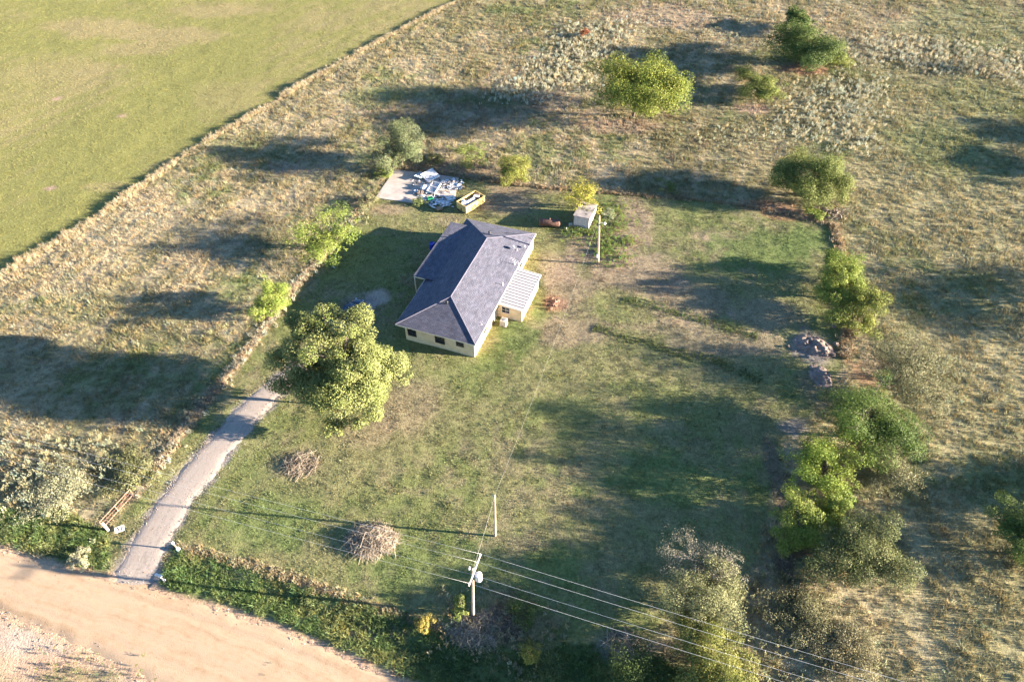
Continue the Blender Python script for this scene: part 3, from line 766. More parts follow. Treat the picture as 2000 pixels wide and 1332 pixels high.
M['redclay'] = mat('red_clay', (.20, .125, .085), .95, .4, 2, col2=(.11, .06, .04), bump=.05, bs=5)
m, t, b = new_mat('window_glass'); b.inputs['Base Color'].default_value = (.02, .025, .03, 1); b.inputs['Roughness'].default_value = .08; b.inputs['Specular IOR Level'].default_value = .6; M['glass'] = m

# ---------------------------------------------------------------- farmhouse (local x runs along the ridge, local y across, towards the left eave)
house = empty('farmhouse', (H_B[0], H_B[1], 0), H_A, 'single storey cream farmhouse with a grey shingled hip roof in the yard', 'house')
EV, RZ, YR, XA, XB, LX, LY = 2.75, 4.6, 5.68, 5.6, 19.0, 24.83, 11.36
def plane_mesh(name, pts, eave_a, eave_b, m, parent, t=.14):
    o = MB().slab(pts, t).build(name, m, parent)
    a, b = Vector(eave_a), Vector(eave_b); e = (b-a).normalized()
    n = (Vector(pts[1])-Vector(pts[0])).cross(Vector(pts[2])-Vector(pts[0])).normalized(); up = n.cross(e)
    at = o.data.attributes.new('shin', 'FLOAT_VECTOR', 'POINT')
    vals = []
    for v in o.data.vertices:
        d = v.co-a; vals += [d.dot(e), d.dot(up), 0]
    at.data.foreach_set('vector', vals); return o
c0, c1, c2, c3 = (0, 0, EV), (LX, 0, EV), (LX, LY, EV), (0, LY, EV); r0, r1 = (XA, YR, RZ), (XB, YR, RZ)
rp = plane_mesh('roof', [c0, c1, r1, r0], c0, c1, M['shingle'], house); rp['label'] = 'sunlit right slope of the shingled roof'
p2 = plane_mesh('roof', [c2, c3, r0, r1], c2, c3, M['shingle'], house); p2['label'] = 'shaded left slope of the shingled roof'
p3 = plane_mesh('roof', [c3, c0, r0], c3, c0, M['shingle'], house); p3['label'] = 'front hip of the shingled roof'
p4 = plane_mesh('roof', [c1, c2, r1], c1, c2, M['shingle'], house); p4['label'] = 'rear hip of the shingled roof'
def capline(a, b):
    a, b = Vector(a), Vector(b); n = max(2, int((b-a).length/.3))
    mb = MB()
    mb.tube([a+Vector((0, 0, .012)), b+Vector((0, 0, .012))], .075, 6)
    return mb.build('ridge_cap', M['cap'], house)
for a, b in ((r0, r1), (c0, r0), (c3, r0), (c1, r1), (c2, r1)): capline(a, b)
# walls with openings are built as rings of boxes around each opening
WX0, WX1, WY0, WY1, WZ = .28, 24.5, .30, 10.2, 2.62
def wall(name, p0, p1, z0, z1, th, opens, mt, parent, inward):
    """wall from p0 to p1 (local xy); opens = [(s0,s1,za,zb)] along it"""
    a, b = Vector((*p0, 0)), Vector((*p1, 0)); L = (b-a).length; e = (b-a)/L; n = Vector((-e.y, e.x, 0))*inward
    mb = MB()
    def blk(s0, s1, za, zb):
        if s1-s0 < 1e-4 or zb-za < 1e-4: return
        q = [a+e*s0, a+e*s1, a+e*s1+n*th, a+e*s0+n*th]
        vs = [(p.x, p.y, za) for p in q]+[(p.x, p.y, zb) for p in q]
        f = [(0,3,2,1),(4,5,6,7),(0,1,5,4),(1,2,6,5),(2,3,7,6),(3,0,4,7)]
        if inward < 0: f = [t_[::-1] for t_ in f]
        mb.add(vs, f)
    s = 0
    for s0, s1, za, zb in sorted(opens):
        blk(s, s0, z0, z1); blk(s0, s1, z0, za); blk(s0, s1, zb, z1); s = s1
    blk(s, L, z0, z1)
    return mb.build(name, mt, parent)
def window(p0, e, out, s0, s1, za, zb, bars=1, parent=house, frame='dark', lab=None):
    """frame proud of the wall, two sashes of glass set back"""
    a = Vector((*p0, 0)); e = Vector((*e, 0)); o_ = Vector((*out, 0))
    fm = M['white'] if frame == 'white' else M['darkmetal']
    ang = math.atan2(e.y, e.x); mid = (s0+s1)/2
    f = MB()
    tw = .07
    def bar(sa, sb, z0, z1, d0, d1):
        c = a+e*((sa+sb)/2)+o_*((d0+d1)/2); f.box((c.x, c.y, (z0+z1)/2), (abs(sb-sa), abs(d1-d0), z1-z0), ang)
    bar(s0-tw, s1+tw, zb, zb+tw, -.06, .035); bar(s0-tw, s1+tw, za-tw, za, -.06, .045)
    bar(s0-tw, s0, za, zb, -.06, .035); bar(s1, s1+tw, za, zb, -.06, .035)
    zm = (za+zb)/2
    bar(s0, s1, zm-.025, zm+.025, -.055, .01)
    for k in range(1, bars+1):
        sx = s0+(s1-s0)*k/(bars+1); bar(sx-.015, sx+.015, za, zm-.025, -.05, .0); bar(sx-.015, sx+.015, zm+.025, zb, -.05, .0)
    wo_ = f.build('window', fm, parent)
    if lab: wo_['label'] = lab
    for z0, z1 in ((za, zm-.025), (zm+.025, zb)):
        q = MB(); c = a+e*mid-o_*.045; q.box((c.x, c.y, (z0+z1)/2), (s1-s0, .012, z1-z0), ang); pn = q.build('pane', M['glass'], parent); pn.parent = wo_
fw = [(.42, 1.55, 1.05, 2.25), (4.40, 5.65, 1.05, 2.25), (7.40, 8.35, 1.45, 2.25)]
# front wall runs from the left corner to the right corner
wall('wall', (WX0, WY1), (WX0, WY0), 0.0, WZ, .16, fw, M['siding'], house, 1)
for s0, s1, za, zb in fw: window((WX0, WY1), (0, -1), (-1, 0), s0, s1, za, zb, 1 if s1-s0 > 1 else 0, house, 'dark')
rw = [(17.6, 18.7, 1.1, 2.2), (3.2, 4.2, 1.2, 2.2)]
wall('wall', (WX0+.16, WY0), (WX1, WY0), 0.0, WZ, .16, rw, M['siding'], house, 1)
for s0, s1, za, zb in rw: window((WX0+.16, WY0), (1, 0), (0, -1), s0, s1, za, zb, 1, house, 'dark')
bwn = [(2.0, 3.2, 1.05, 2.2), (6.2, 7.4, 1.05, 2.2)]
wall('wall', (WX1, WY0+.16), (WX1, WY1), 0.0, WZ, .16, bwn, M['siding'], house, 1)
for s0, s1, za, zb in bwn: window((WX1, WY0+.16), (0, 1), (1, 0), s0, s1, za, zb, 1, house, 'dark')
lw = [(5.2, 6.6, 1.0, 2.2), (9.5, 10.5, .05, 2.1), (17.5, 18.9, 1.0, 2.2)]
wall('wall', (WX1-.16, WY1), (WX0+.16, WY1), 0.0, WZ, .16, lw, M['siding'], house, 1)
for i, (s0, s1, za, zb) in enumerate(lw):
    if i == 1:
        d = MB().box((WX1-.16-(s0+s1)/2, WY1-.08, 1.075), (s1-s0, .05, 2.05)).build('door', M['white'], house)
        MB().box((WX1-.16-s0-.12, WY1-.03, 1.0), (.05, .06, .05)).build('handle', M['metal'], d)
    else: window((WX1-.16, WY1), (-1, 0), (0, 1), s0, s1, za, zb, 1, house, 'dark')
# soffit closes the eaves, fascia runs round the edge
MB().bx(.05, LX-.05, .05, LY-.05, EV-.21, EV-.16).build('soffit', M['trim'], house)
fa = MB()
fa.bx(-.03, 0.0, -.03, LY+.03, EV-.20, EV-.02); fa.bx(LX, LX+.03, -.03, LY+.03, EV-.20, EV-.02)
fa.bx(0.0, LX, -.03, -.001, EV-.20, EV-.02); fa.bx(0.0, LX, LY+.001, LY+.03, EV-.20, EV-.02)
fa.build('fascia', M['trim'], house)
# porch: nearly flat roof on posts along the left side
PZ0, PZ1, PY0, PY1, PX0, PX1 = 3.29, 3.27, 9.62, 13.04, 9.2, 22.6
pr = plane_mesh('porch_roof', [(PX1, PY1, PZ1), (PX0, PY1, PZ1), (PX0, PY0, PZ0), (PX1, PY0, PZ0)], (PX1, PY1, PZ1), (PX0, PY1, PZ1), M['shingle'], house, .10)
MB().bx(PX0+.02, PX1-.02, PY1-.12, PY1-.02, PZ1-.34, PZ1-.11).build('porch_beam', M['trim'], house)
MB().bx(PX0+.02, PX0+.12, LY+.04, PY1-.13, PZ1-.30, PZ1-.11).build('porch_beam', M['trim'], house)
for k in range(5):
    x_ = PX0+.12+(PX1-PX0-.24)*k/4
    MB().bx(x_-.05, x_+.05, PY1-.12, PY1-.02, .12, PZ1-.345).build('porch_post', M['trim'], house)
MB().bx(PX0, PX1, WY1+.02, PY1, 0, .12).build('porch_floor', M['concrete'], house)
# side addition with a ribbed steel roof
AX0, AX1, AY0, AY1 = 8.62, 15.95, -3.32, WY0
zt, zl = 2.66, 2.36
sw = wall('wall', (AX0, AY1), (AX0, AY0), 0, zl-.14, .12, [(.75, 1.85, 1.0, 2.05)], M['siding'], house, 1); sw['label'] = 'front wall of the side addition'
window((AX0, AY1), (0, -1), (-1, 0), .75, 1.85, 1.0, 2.05, 1, house, 'white', 'white framed window of the side addition')
wall('wall', (AX0+.12, AY0), (AX1, AY0), 0, zl-.14, .12, [], M['siding'], house, 1)
wall('wall', (AX1, AY0+.12), (AX1, AY1), 0, zl-.14, .12, [], M['siding'], house, 1)
def zroof(y_): return zl+(zt-zl)*(y_-(-3.52))/(-.04+3.52)
for xx in (AX0+.001, AX1-.121):
    MB().add([(xx, AY0, zl-.138), (xx, AY1, zl-.138), (xx, AY1, zroof(AY1)-.03), (xx, AY0, zroof(AY0)-.03), (xx+.12, AY0, zl-.138), (xx+.12, AY1, zl-.138), (xx+.12, AY1, zroof(AY1)-.03), (xx+.12, AY0, zroof(AY0)-.03)],
             [(0,3,2,1),(4,5,6,7),(0,1,5,4),(1,2,6,5),(2,3,7,6),(3,0,4,7)]).build('gable_board', M['siding'], house)
NP = 14
MB().add([(8.37, -3.51, zl-.08), (16.29, -3.51, zl-.08), (16.29, -.06, zt-.08), (8.37, -.06, zt-.08), (8.37, -3.51, zl-.03), (16.29, -3.51, zl-.03), (16.29, -.06, zt-.03), (8.37, -.06, zt-.03)],
         [(0,3,2,1),(4,5,6,7),(0,1,5,4),(1,2,6,5),(2,3,7,6),(3,0,4,7)]).build('roof_deck', M['darkmetal'], house)
for k in range(NP):
    xa = 8.36+(16.3-8.36)*k/NP; xb = 8.36+(16.3-8.36)*(k+1)/NP
    ya, yb = -3.52, -.04; rb = .05
    prof = [(xa+.045, 0), (xa+.05, .03), (xa+rb+.04, .03), (xa+rb+.06, 0), (xb-.045, 0)]
    V = []; F = []
    for yy, z_ in ((ya, zl), (yb, zt)):
        V += [(px_, yy, z_+pz_) for px_, pz_ in prof]+[(px_, yy, z_+pz_-.012) for px_, pz_ in reversed(prof)]
    n = len(prof)*2
    F = [(i, (i+1) % n, n+(i+1) % n, n+i) for i in range(n)]+[tuple(range(n))[::-1], tuple(range(n, 2*n))]
    MB().add(V, F).build('roof_panel', M['roofmetal'], house)
ed = MB(); ed.bx(8.30, 8.358, -3.54, -.04, zl-.12, zl+.06); 
MB().add([(8.29, -3.55, zl-.10), (8.35, -3.55, zl-.10), (8.35, -.05, zt-.10), (8.29, -.05, zt-.10), (8.29, -3.55, zl+.06), (8.35, -3.55, zl+.06), (8.35, -.05, zt+.06), (8.29, -.05, zt+.06)],
         [(0,3,2,1),(4,5,6,7),(0,1,5,4),(1,2,6,5),(2,3,7,6),(3,0,4,7)]).build('verge_trim', M['white'], house)
MB().bx(8.36, 16.3, -3.60, -3.53, zl-.11, zl+.02).build('gutter', M['white'], house)
MB().add([(16.31, -3.55, zl-.10), (16.37, -3.55, zl-.10), (16.37, -.05, zt-.10), (16.31, -.05, zt-.10), (16.31, -3.55, zl+.06), (16.37, -3.55, zl+.06), (16.37, -.05, zt+.06), (16.31, -.05, zt+.06)],
         [(0,3,2,1),(4,5,6,7),(0,1,5,4),(1,2,6,5),(2,3,7,6),(3,0,4,7)]).build('verge_trim', M['white'], house)
# things fixed to the roof
def zr(x_, y_): return min(EV+(RZ-EV)*min(y_, LY-y_)/YR, EV+(RZ-EV)*x_/XA, EV+(RZ-EV)*(LX-x_)/(LX-XB))
def roof_pt(px, py):
    ca, sa = math.cos(H_A), math.sin(H_A)
    z = 4.0
    for _ in range(30):
        p = g(px, py, z); dx, dy = p.x-H_B[0], p.y-H_B[1]; lx, ly = dx*ca+dy*sa, -dx*sa+dy*ca; z = .5*z+.5*zr(lx, ly)
    return lx, ly, zr(lx, ly)
for px, py in ((956, 457), (873, 593)):
    lx, ly, lz = roof_pt(px, py)
    MB().lathe([(.09, -.05), (.09, .22), (.19, .23), (.21, .30), (.16, .42), (.05, .47)], (lx, ly, lz), 12).build('roof_vent', M['darkmetal'], house)
for px, py, hh in ((982, 557, .55), (1005, 517, .5), (940, 634, .18), (1010, 489, .3)):
    lx, ly, lz = roof_pt(px, py)
    pp = MB().lathe([(.12, 0), (.07, .03), (.045, .04), (.045, hh)], (lx, ly, lz-.02), 10).build('vent_pipe', M['white'], house)
# satellite dish and aerial near the right eave
lx, ly, lz = roof_pt(1003, 488)
dish = MB().tube([(lx, ly, lz), (lx, ly, lz+.45)], .025, 6).build('dish_mast', M['metal'], house)
ax = Vector((.45, -.75, .5)).normalized().to_track_quat('Z', 'Y').to_matrix()
MB().lathe([(.03, 0), (.14, .025), (.25, .06), (.29, .085), (.28, .09), (.24, .07), (.13, .035), (.02, .012)], (lx, ly, lz+.48), 18, ax).build('dish', M['bluesheet'], dish)
MB().tube([(lx, ly, lz+.30), Vector((lx, ly, lz+.48))+ax @ Vector((0, -.2, .42))], .014, 5).build('dish_arm', M['metal'], dish)
lx, ly, lz = roof_pt(1025, 486)
dish = MB().tube([(lx, ly, lz), (lx, ly, lz+.4)], .022, 6).build('dish_mast', M['metal'], house)
MB().lathe([(.03, 0), (.10, .02), (.18, .05), (.20, .07), (.19, .075), (.09, .03), (.02, .012)], (lx, ly, lz+.42), 16, Vector((.3, -.8, .35)).normalized().to_track_quat('Z', 'Y').to_matrix()).build('dish', M['metal'], dish)
lx, ly, lz = roof_pt(1004, 518)
mast = MB().tube([(lx, ly, lz), (lx, ly, lz+1.0)], .02, 6).build('aerial_mast', M['metal'], house)
el = MB(); el.tube([(lx-.5, ly-.9, lz+.98), (lx+.2, ly+.5, lz+.98)], .01, 4)
for k in range(5):
    q = k/4; cx_, cy_ = lx-.5+.7*q, ly-.9+1.4*q; el.tube([(cx_-.25, cy_+.12, lz+.985), (cx_+.25, cy_-.12, lz+.985)], .007, 4)
el.build('aerial', M['metal'], mast)
# cable across the roof
cb = []
for px, py in ((960, 456), (985, 455), (1012, 458), (1040, 468)):
    lx, ly, lz = roof_pt(px, py); cb.append((lx, ly, lz+.05))
MB().tube(cb, .025, 5).build('roof_cable', M['darkmetal'], house)

def loc2w(lx, ly): 
    ca, sa = math.cos(H_A), math.sin(H_A); return H_B[0]+lx*ca-ly*sa, H_B[1]+lx*sa+ly*ca
# ---------------------------------------------------------------- things round the house
p = loc2w(7.35, -1.15)
ac = empty('air_conditioner', (*p, 0), H_A, 'pale grey air conditioner unit on the ground by the side addition window', 'air conditioner')
MB().bx(-.5, .5, -.5, .5, 0, .08).build('base_pad', M['concrete'], ac)
MB().bx(-.41, .41, -.41, .41, .08, .98).build('casing', M['dirtywhite'], ac, bevel=.02)
lou = MB()
for k in range(11):
    z_ = .16+k*.068
    lou.bx(-.425, .425, -.425, -.412, z_, z_+.03); lou.bx(-.425, -.412, -.412, .412, z_, z_+.03); lou.bx(.412, .425, -.412, .412, z_, z_+.03); lou.bx(-.425, .425, .412, .425, z_, z_+.03)
lou.build('louvre', M['metal'], ac)
MB().lathe([(.34, .981), (.34, .995), (.30, 1.0), (.30, .985)], (0, 0, 0), 20).build('fan_ring', M['metal'], ac)
fan = MB(); fan.lathe([(.29, .983), (.29, .986)], (0, 0, 0), 18); fan.build('fan_opening', M['darkmetal'], ac)
bl = MB()
for k in range(3): bl.box((.14*math.cos(2.1*k), .14*math.sin(2.1*k), .994), (.25, .10, .008), 2.1*k)
bl.build('fan_blade', M['bluesheet'], ac)
gr = MB()
for k in range(4): gr.box((0, 0, 1.004), (.66, .012, .008), k*math.pi/4)
gr.build('fan_guard', M['metal'], ac)

q = g(844, 478, .8); p = (q.x, q.y)
bar = empty('plastic_barrel', (*p, 0), 0, 'deep blue plastic barrel beside the porch of the farmhouse', 'barrel')
MB().lathe([(.40, 0), (.43, .05), (.45, .3), (.46, .34), (.45, .38), (.45, .72), (.46, .76), (.45, .80), (.43, 1.05), (.40, 1.1), (.37, 1.1), (.36, 1.06), (.05, 1.06)], (0, 0, 0), 22).build('drum', M['bluebarrel'], bar, True)
MB().lathe([(.05, 1.06), (.05, 1.10), (.02, 1.10)], (.2, 0, 0), 10).build('bung', M['white'], bar)

# rusty tank
q0, q1 = g(1052, 442), g(1094, 444)
tk = empty('fuel_tank', ((q0.x+q1.x)/2, (q0.y+q1.y)/2, 0), math.atan2(q1.y-q0.y, q1.x-q0.x), 'rusty brown cylindrical tank lying between the farmhouse and shed', 'tank')
rx = Matrix.Rotation(R(90), 3, 'Y')
MB().lathe([(.02, -1.72), (.35, -1.68), (.52, -1.58), (.60, -1.42), (.60, 1.42), (.52, 1.58), (.35, 1.68), (.02, 1.72)], (0, 0, .85), 24, rx).build('shell', M['rust'], tk, True)
for s_ in (-1, 1):
    MB().bx(s_*1.0-.06, s_*1.0+.06, -.42, .42, 0, .38).build('leg', M['rust'], tk)
MB().lathe([(.16, 1.40), (.16, 1.55), (.12, 1.62), (.02, 1.63)], (0, 0, 0), 14).build('valve_dome', M['rust'], tk)
MB().lathe([(.612, -.95), (.612, -.89)], (0, 0, .85), 24, rx).build('weld_band', M['rust'], tk); MB().lathe([(.612, .89), (.612, .95)], (0, 0, .85), 24, rx).build('weld_band', M['rust'], tk)

# shed
sp = [Vector((*q, 0)) for q in SHEDP]
sh = empty('garden_shed', (12.17, 88.3, 0), math.atan2(sp[2].y-sp[1].y, sp[2].x-sp[1].x), 'small white shed with a single slope shingle roof under a yellow leaved tree', 'shed')
D_, W_ = 4.4, 2.5; zf, zb_ = 2.35, 1.95           # local x = depth, local y = width
MB().bx(0, .08, 0, W_, 0, zf-.06).build('wall', M['dirtywhite'], sh)
for yy in (0.0, W_-.08):
    MB().add([(.08, yy, 0), (D_-.08, yy, 0), (D_-.08, yy+.08, 0), (.08, yy+.08, 0), (.08, yy, zf-.09), (D_-.08, yy, zb_-.09), (D_-.08, yy+.08, zb_-.09), (.08, yy+.08, zf-.09)],
             [(0,3,2,1),(4,5,6,7),(0,1,5,4),(1,2,6,5),(2,3,7,6),(3,0,4,7)]).build('wall', M['dirtywhite'], sh)
MB().bx(D_-.08, D_, 0, W_, 0, zb_-.09).build('wall', M['dirtywhite'], sh)
for k in range(9):
    MB().bx(-.015, -.001, .02+k*.29, .045+k*.29, .05, zf-.12).build('batten', M['white'], sh)
mth = mat('tan_grey_shingle', (.24, .215, .20), .9, .35, 1.2, col2=(.15, .135, .13), bump=.01, bs=18)
MB().slab([(-.22, -.12, zf), (D_*.62, -.12, zf-.25), (D_*.62, W_+.12, zf-.25), (-.22, W_+.12, zf)], .07).build('roof', mth, sh)
q_ = MB().slab([(D_*.62+.002, -.12, zf-.25), (D_+.2, -.12, zb_-.05), (D_+.2, W_+.12, zb_-.05), (D_*.62+.002, W_+.12, zf-.25)], .07).build('roof', mat('bleached_board', (.33, .29, .275), .9, .2, 2), sh); q_['label'] = 'paler rear part of the shed roof'
for cx_, cy_ in ((1.9, .9), (2.3, 1.8), (.9, .7)):
    o = MB().box((cx_, cy_, zf-.25*cx_/(D_*.62)-.02+.03), (.35, .22, .02), .4, Matrix.Rotation(.09, 3, 'Y') @ Matrix.Rotation(.5, 3, 'Z')).build('loose_shingle', M['scrapdark'], sh)
bx_ = g(1114, 442)
o = empty('meter_box', (bx_.x, bx_.y, 0), .2, 'small grey box on the ground between the tank and shed', 'box')
MB().bx(-.25, .25, -.2, .2, 0, .45).build('case', M['metal'], o, bevel=.02); MB().bx(-.27, .27, -.22, .22, .452, .48).build('lid', M['dirtywhite'], o)
bx_ = g(1106, 451)
o = empty('marker_post', (bx_.x, bx_.y, 0), 0, 'short pale marker post in front of the small grey box', 'post')
MB().lathe([(.06, 0), (.06, .6), (.03, .66)], (0, 0, 0), 8).build('stake', M['greenwhite'], o)
MB().lathe([(.066, .45), (.066, .52)], (0, 0, 0), 8).build('band', M['white'], o)

# ---------------------------------------------------------------- poles and wires
def pole(name, base, top, r0_, r1_, label):
    o = empty(name, (base[0], base[1], -.1), 0, label, 'pole')
    d = Vector((top[0]-base[0], top[1]-base[1], top[2]+.1)); n = 7
    MB().tube([d*(i/n) for i in range(n+1)], [r0_+(r1_-r0_)*i/n for i in range(n+1)], 10).build('shaft', M['pole'], o, True)
    return o, d
pb = g(924, 1203); ptop = (-3.45, 27.15, 9.25)
up, d = pole('utility_pole', pb, ptop, .16, .11, 'tall wooden utility pole with crossarm and transformer by the road ditch')
a72 = R(72.3); ad = Vector((math.cos(a72), math.sin(a72), 0)); wd_ = Vector((math.cos(R(-17.4)), math.sin(R(-17.4)), 0))
ac_ = Vector((ptop[0]-pb.x, ptop[1]-pb.y, 9.05))+wd_*.17+ad*.08
MB().box(ac_, (3.1, .10, .13), a72).build('crossarm', M['arm'], up)
for s_ in (-.7, .7):
    MB().tube([ac_+ad*s_+wd_*.03, ac_+wd_*-.06-Vector((0, 0, .65))], .018, 4).build('brace', M['arm'], up)
pins = []
for s_ in (-1.42, .05, .62, 1.42):
    pt = ac_+ad*s_+Vector((0, 0, .065)); 
    i_ = MB().lathe([(.018, 0), (.018, .12), (.05, .13), (.07, .17), (.045, .20), (.055, .24), (.03, .27)], pt, 10).build('insulator', M['porcelain'], up)
    pins.append(Vector((pb.x, pb.y, -.1))+pt+Vector((0, 0, .26)))
pins[1] = Vector((ptop[0], ptop[1], 0))+Vector((-.15, -.1, 8.4)) - ad*.0
tc_ = Vector((ptop[0]-pb.x, ptop[1]-pb.y, 7.55))+wd_*.52
tr = MB().lathe([(.05, -.02), (.28, 0), (.30, .05), (.30, .92), (.31, .95), (.31, .99), (.22, 1.05), (.03, 1.08)], tc_, 20).build('transformer', M['steel_can'], up, True)
for s_ in (-.1, .1): MB().lathe([(.05, 1.04), (.035, 1.1), (.05, 1.14), (.035, 1.18), (.045, 1.22), (.02, 1.27)], tc_+ad*s_, 8).build('bushing', M['porcelain'], tr)
MB().box(tc_-wd_*.34+Vector((0, 0, .5)), (.14, .16, .5), R(-17.4)).build('bracket', M['metal'], tr)
for k, s_ in enumerate((-.25, .2)):
    cpt = Vector((ptop[0]-pb.x, ptop[1]-pb.y, 8.45))-wd_*(.42)+ad*(.28+s_*.3)
    co = MB().lathe([(.05, 0), (.07, .05), (.05, .10), (.07, .15), (.05, .20), (.07, .25), (.04, .36)], cpt, 8).build('fuse_cutout', M['porcelain'], up)
    if k == 0: MB().tube([cpt+Vector((0, 0, .15)), cpt+wd_*.42+Vector((0, 0, .1))], .025, 5).build('fuse_bracket', M['metal'], up)

p2b = g(967, 1047); p2t = (p2b.x+.10, p2b.y+.0, 8.1)
sp2, d2 = pole('service_pole', p2b, p2t, .13, .09, 'plain wooden service pole in the middle of the front lawn')
MB().box(Vector((.08, 0, 8.0)), (.30, .08, .06), .3).build('bracket', M['metal'], sp2)
MB().lathe([(.04, 0), (.06, .05), (.04, .1)], (-.06, .05, 8.02), 8).build('insulator', M['porcelain'], sp2)
p3b = g(1168.5, 515); p3t = (p3b.x-.62, p3b.y+.0, 8.75)
sp3, d3 = pole('yard_light_pole', p3b, p3t, .14, .10, 'wooden yard pole with a lamp and meter near the shed')
armv = Vector((-.55, 0, 7.45))
MB().tube([armv, armv+Vector((.35, -.02, .18)), armv+Vector((.7, -.03, .12))], .025, 6).build('lamp_arm', M['metal'], sp3)
MB().lathe([(.02, .16), (.16, .12), (.22, -.02), (.17, -.16), (.05, -.20)], armv+Vector((.78, -.03, .05)), 14).build('lamp_head', M['steel_can'], sp3, True)
mb_ = MB().box(Vector((-.32, -.05, 1.6)), (.24, .28, .55), .1).build('meter_box', M['metal'], sp3, bevel=.02)
MB().lathe([(.08, 0), (.08, .08), (.04, .12)], Vector((-.32, -.18, 1.7)), 12, Matrix.Rotation(R(90), 3, 'X')).build('meter_dial', M['lampglass'], mb_)
MB().tube([(-.20, -.10, .2), (-.42, -.10, 4.2), (-.64, -.10, 7.8)], .025, 5).build('conduit', M['metal'], sp3)
MB().box(Vector((-.6, 0, 8.55)), (.4, .06, .06), 1.2).build('bracket', M['metal'], sp3)

def wire(a, b, sag, rad, label, n=26, m='wire'):
    a, b = Vector(a), Vector(b); mid = (a+b)/2
    pts = [a.lerp(b, i/n)-Vector((0, 0, sag*4*(i/n)*(1-i/n))) for i in range(n+1)]
    o = MB().tube([p-a for p in pts], rad, 5).build('overhead_wire', M[m], None, True)
    o.location = a; return tag(o, label, 'wire', 'overhead wires')
order = ['rear outermost of the four', 'third', 'second', 'front outermost of the four']
names = {3: 'farthest from the road', 2: 'second from the lawn side', 1: 'second from the road side', 0: 'nearest the road'}
for i, pn in enumerate(pins):
    wire(pn, pn+wd_*62+Vector((0, 0, .1)), .45, .0085, 'power wire running right from the utility pole, '+names[i]+' of four')
    wl = Vector((math.cos(R(164.6)), math.sin(R(164.6)), 0))
    wire(pn, pn+wl*72+Vector((0, 0, .1)), .5, .0065, 'power wire running left from the utility pole, '+names[i]+' of four')
s0_ = Vector((ptop[0], ptop[1], 8.9)); s1_ = Vector((p2t[0], p2t[1], 8.0)); s2_ = Vector((p3t[0], p3t[1], 8.55))
wire(s0_, s1_, .25, .008, 'service line from the utility pole to the pole on the front lawn', 14, 'oldwire')
wire(s1_, s2_, 1.2, .005, 'long sagging service line between the two poles in the yard', 30, 'oldwire')
hx, hy = loc2w(16.6, .6)
wire(s2_, (hx, hy, 3.5), .35, .005, 'thin service drop from the yard lamp pole to the house roof', 14, 'oldwire')

# ---------------------------------------------------------------- gate, post, mailbox, boards by the road
ga, gb = g(203, 1033), g(262, 968)
gt = empty('pipe_gate', (ga.x, ga.y, 0), math.atan2(gb.y-ga.y, gb.x-ga.x), 'open rusty red pipe gate standing beside the driveway entrance', 'gate')
gl = (gb-ga).length
for z_ in (.28, .8, 1.28):
    MB().tube([(0.1, 0, z_), (gl, 0, z_)], .034 if z_ in (.28, 1.28) else .012, 6).build('rail', M['rustred'], gt)
for x_ in (.1, gl/2, gl):
    MB().tube([(x_, 0, .22), (x_, 0, 1.33)], .036, 6).build('upright', M['rustred'], gt)
MB().tube([(gl/2, .03, .3), (gl*.98, .03, 1.25)], .016, 5).build('diagonal_brace', M['rustred'], gt)
MB().tube([(gl/2, .05, .28), (gl/2+.1, .5, .05)], .03, 5).build('prop', M['rustred'], gt)
q = g(212, 1036)
gp = empty('gate_post', (q.x, q.y, 0), 0, 'thick pale wooden gate post at the hinge of the pipe gate', 'post')
MB().lathe([(.14, -.1), (.13, 1.2), (.12, 1.55), (.04, 1.6)], (0, 0, 0), 10).build('shaft', M['arm'], gp)
MB().box((.02, .13, 1.28), (.1, .12, .06)).build('hinge', M['rust'], gp); MB().box((.02, .13, .3), (.1, .12, .06)).build('hinge', M['rust'], gp)
q = g(235, 1035)
sb = empty('fallen_sign', (q.x, q.y, .12), .45, 'white board lying in the grass beside the gate post', 'board')
MB().box((0, 0, .1), (.95, .7, .025), 0, Matrix.Rotation(.10, 3, 'X')).build('panel', M['white'], sb)
MB().box((-.1, .05, .128), (.10, .5, .012), 0, Matrix.Rotation(.10, 3, 'X') @ Matrix.Rotation(.35, 3, 'Z')).build('batten', M['scrapdark'], sb)
MB().box((.25, -.05, .118), (.10, .45, .012), 0, Matrix.Rotation(.10, 3, 'X') @ Matrix.Rotation(-.3, 3, 'Z')).build('batten', M['scrapdark'], sb)
q = g(349, 1074)
rp_ = empty('driveway_post', (q.x, q.y, -.1), 0, 'rusty post with white top and pale green foot right of the driveway', 'post')
MB().tube([(0, 0, 0), (-.18, .1, 1.35)], .075, 8).build('shaft', M['rustred'], rp_)
MB().lathe([(.13, 0), (.15, .05), (.14, .26), (.05, .30)], (-.19, .1, 1.3), 10).build('cap', M['white'], rp_)
MB().lathe([(.20, .05), (.22, .12), (.19, .5), (.12, .52)], (.02, 0, 0), 12).build('foot_sleeve', M['greenwhite'], rp_)
q = g(322, 1136)
mbx = empty('mailbox', (q.x, q.y, -.25), R(160), 'white rural mailbox on a white post at the driveway entrance', 'mailbox')
MB().bx(-.06, .06, -.06, .06, 0, 1.38).build('post', M['dirtywhite'], mbx)
MB().bx(-.10, .50, -.10, .10, 1.385, 1.42).build('shelf', M['white'], mbx)
pr_ = [(-.13, 1.425), (-.13, 1.56)]+[(-.13*math.cos(k*math.pi/8), 1.56+.12*math.sin(k*math.pi/8)) for k in range(1, 8)]+[(.13, 1.56), (.13, 1.425)]
n = len(pr_); V = [(-.16, y_, z_) for y_, z_ in pr_]+[(.56, y_, z_) for y_, z_ in pr_]
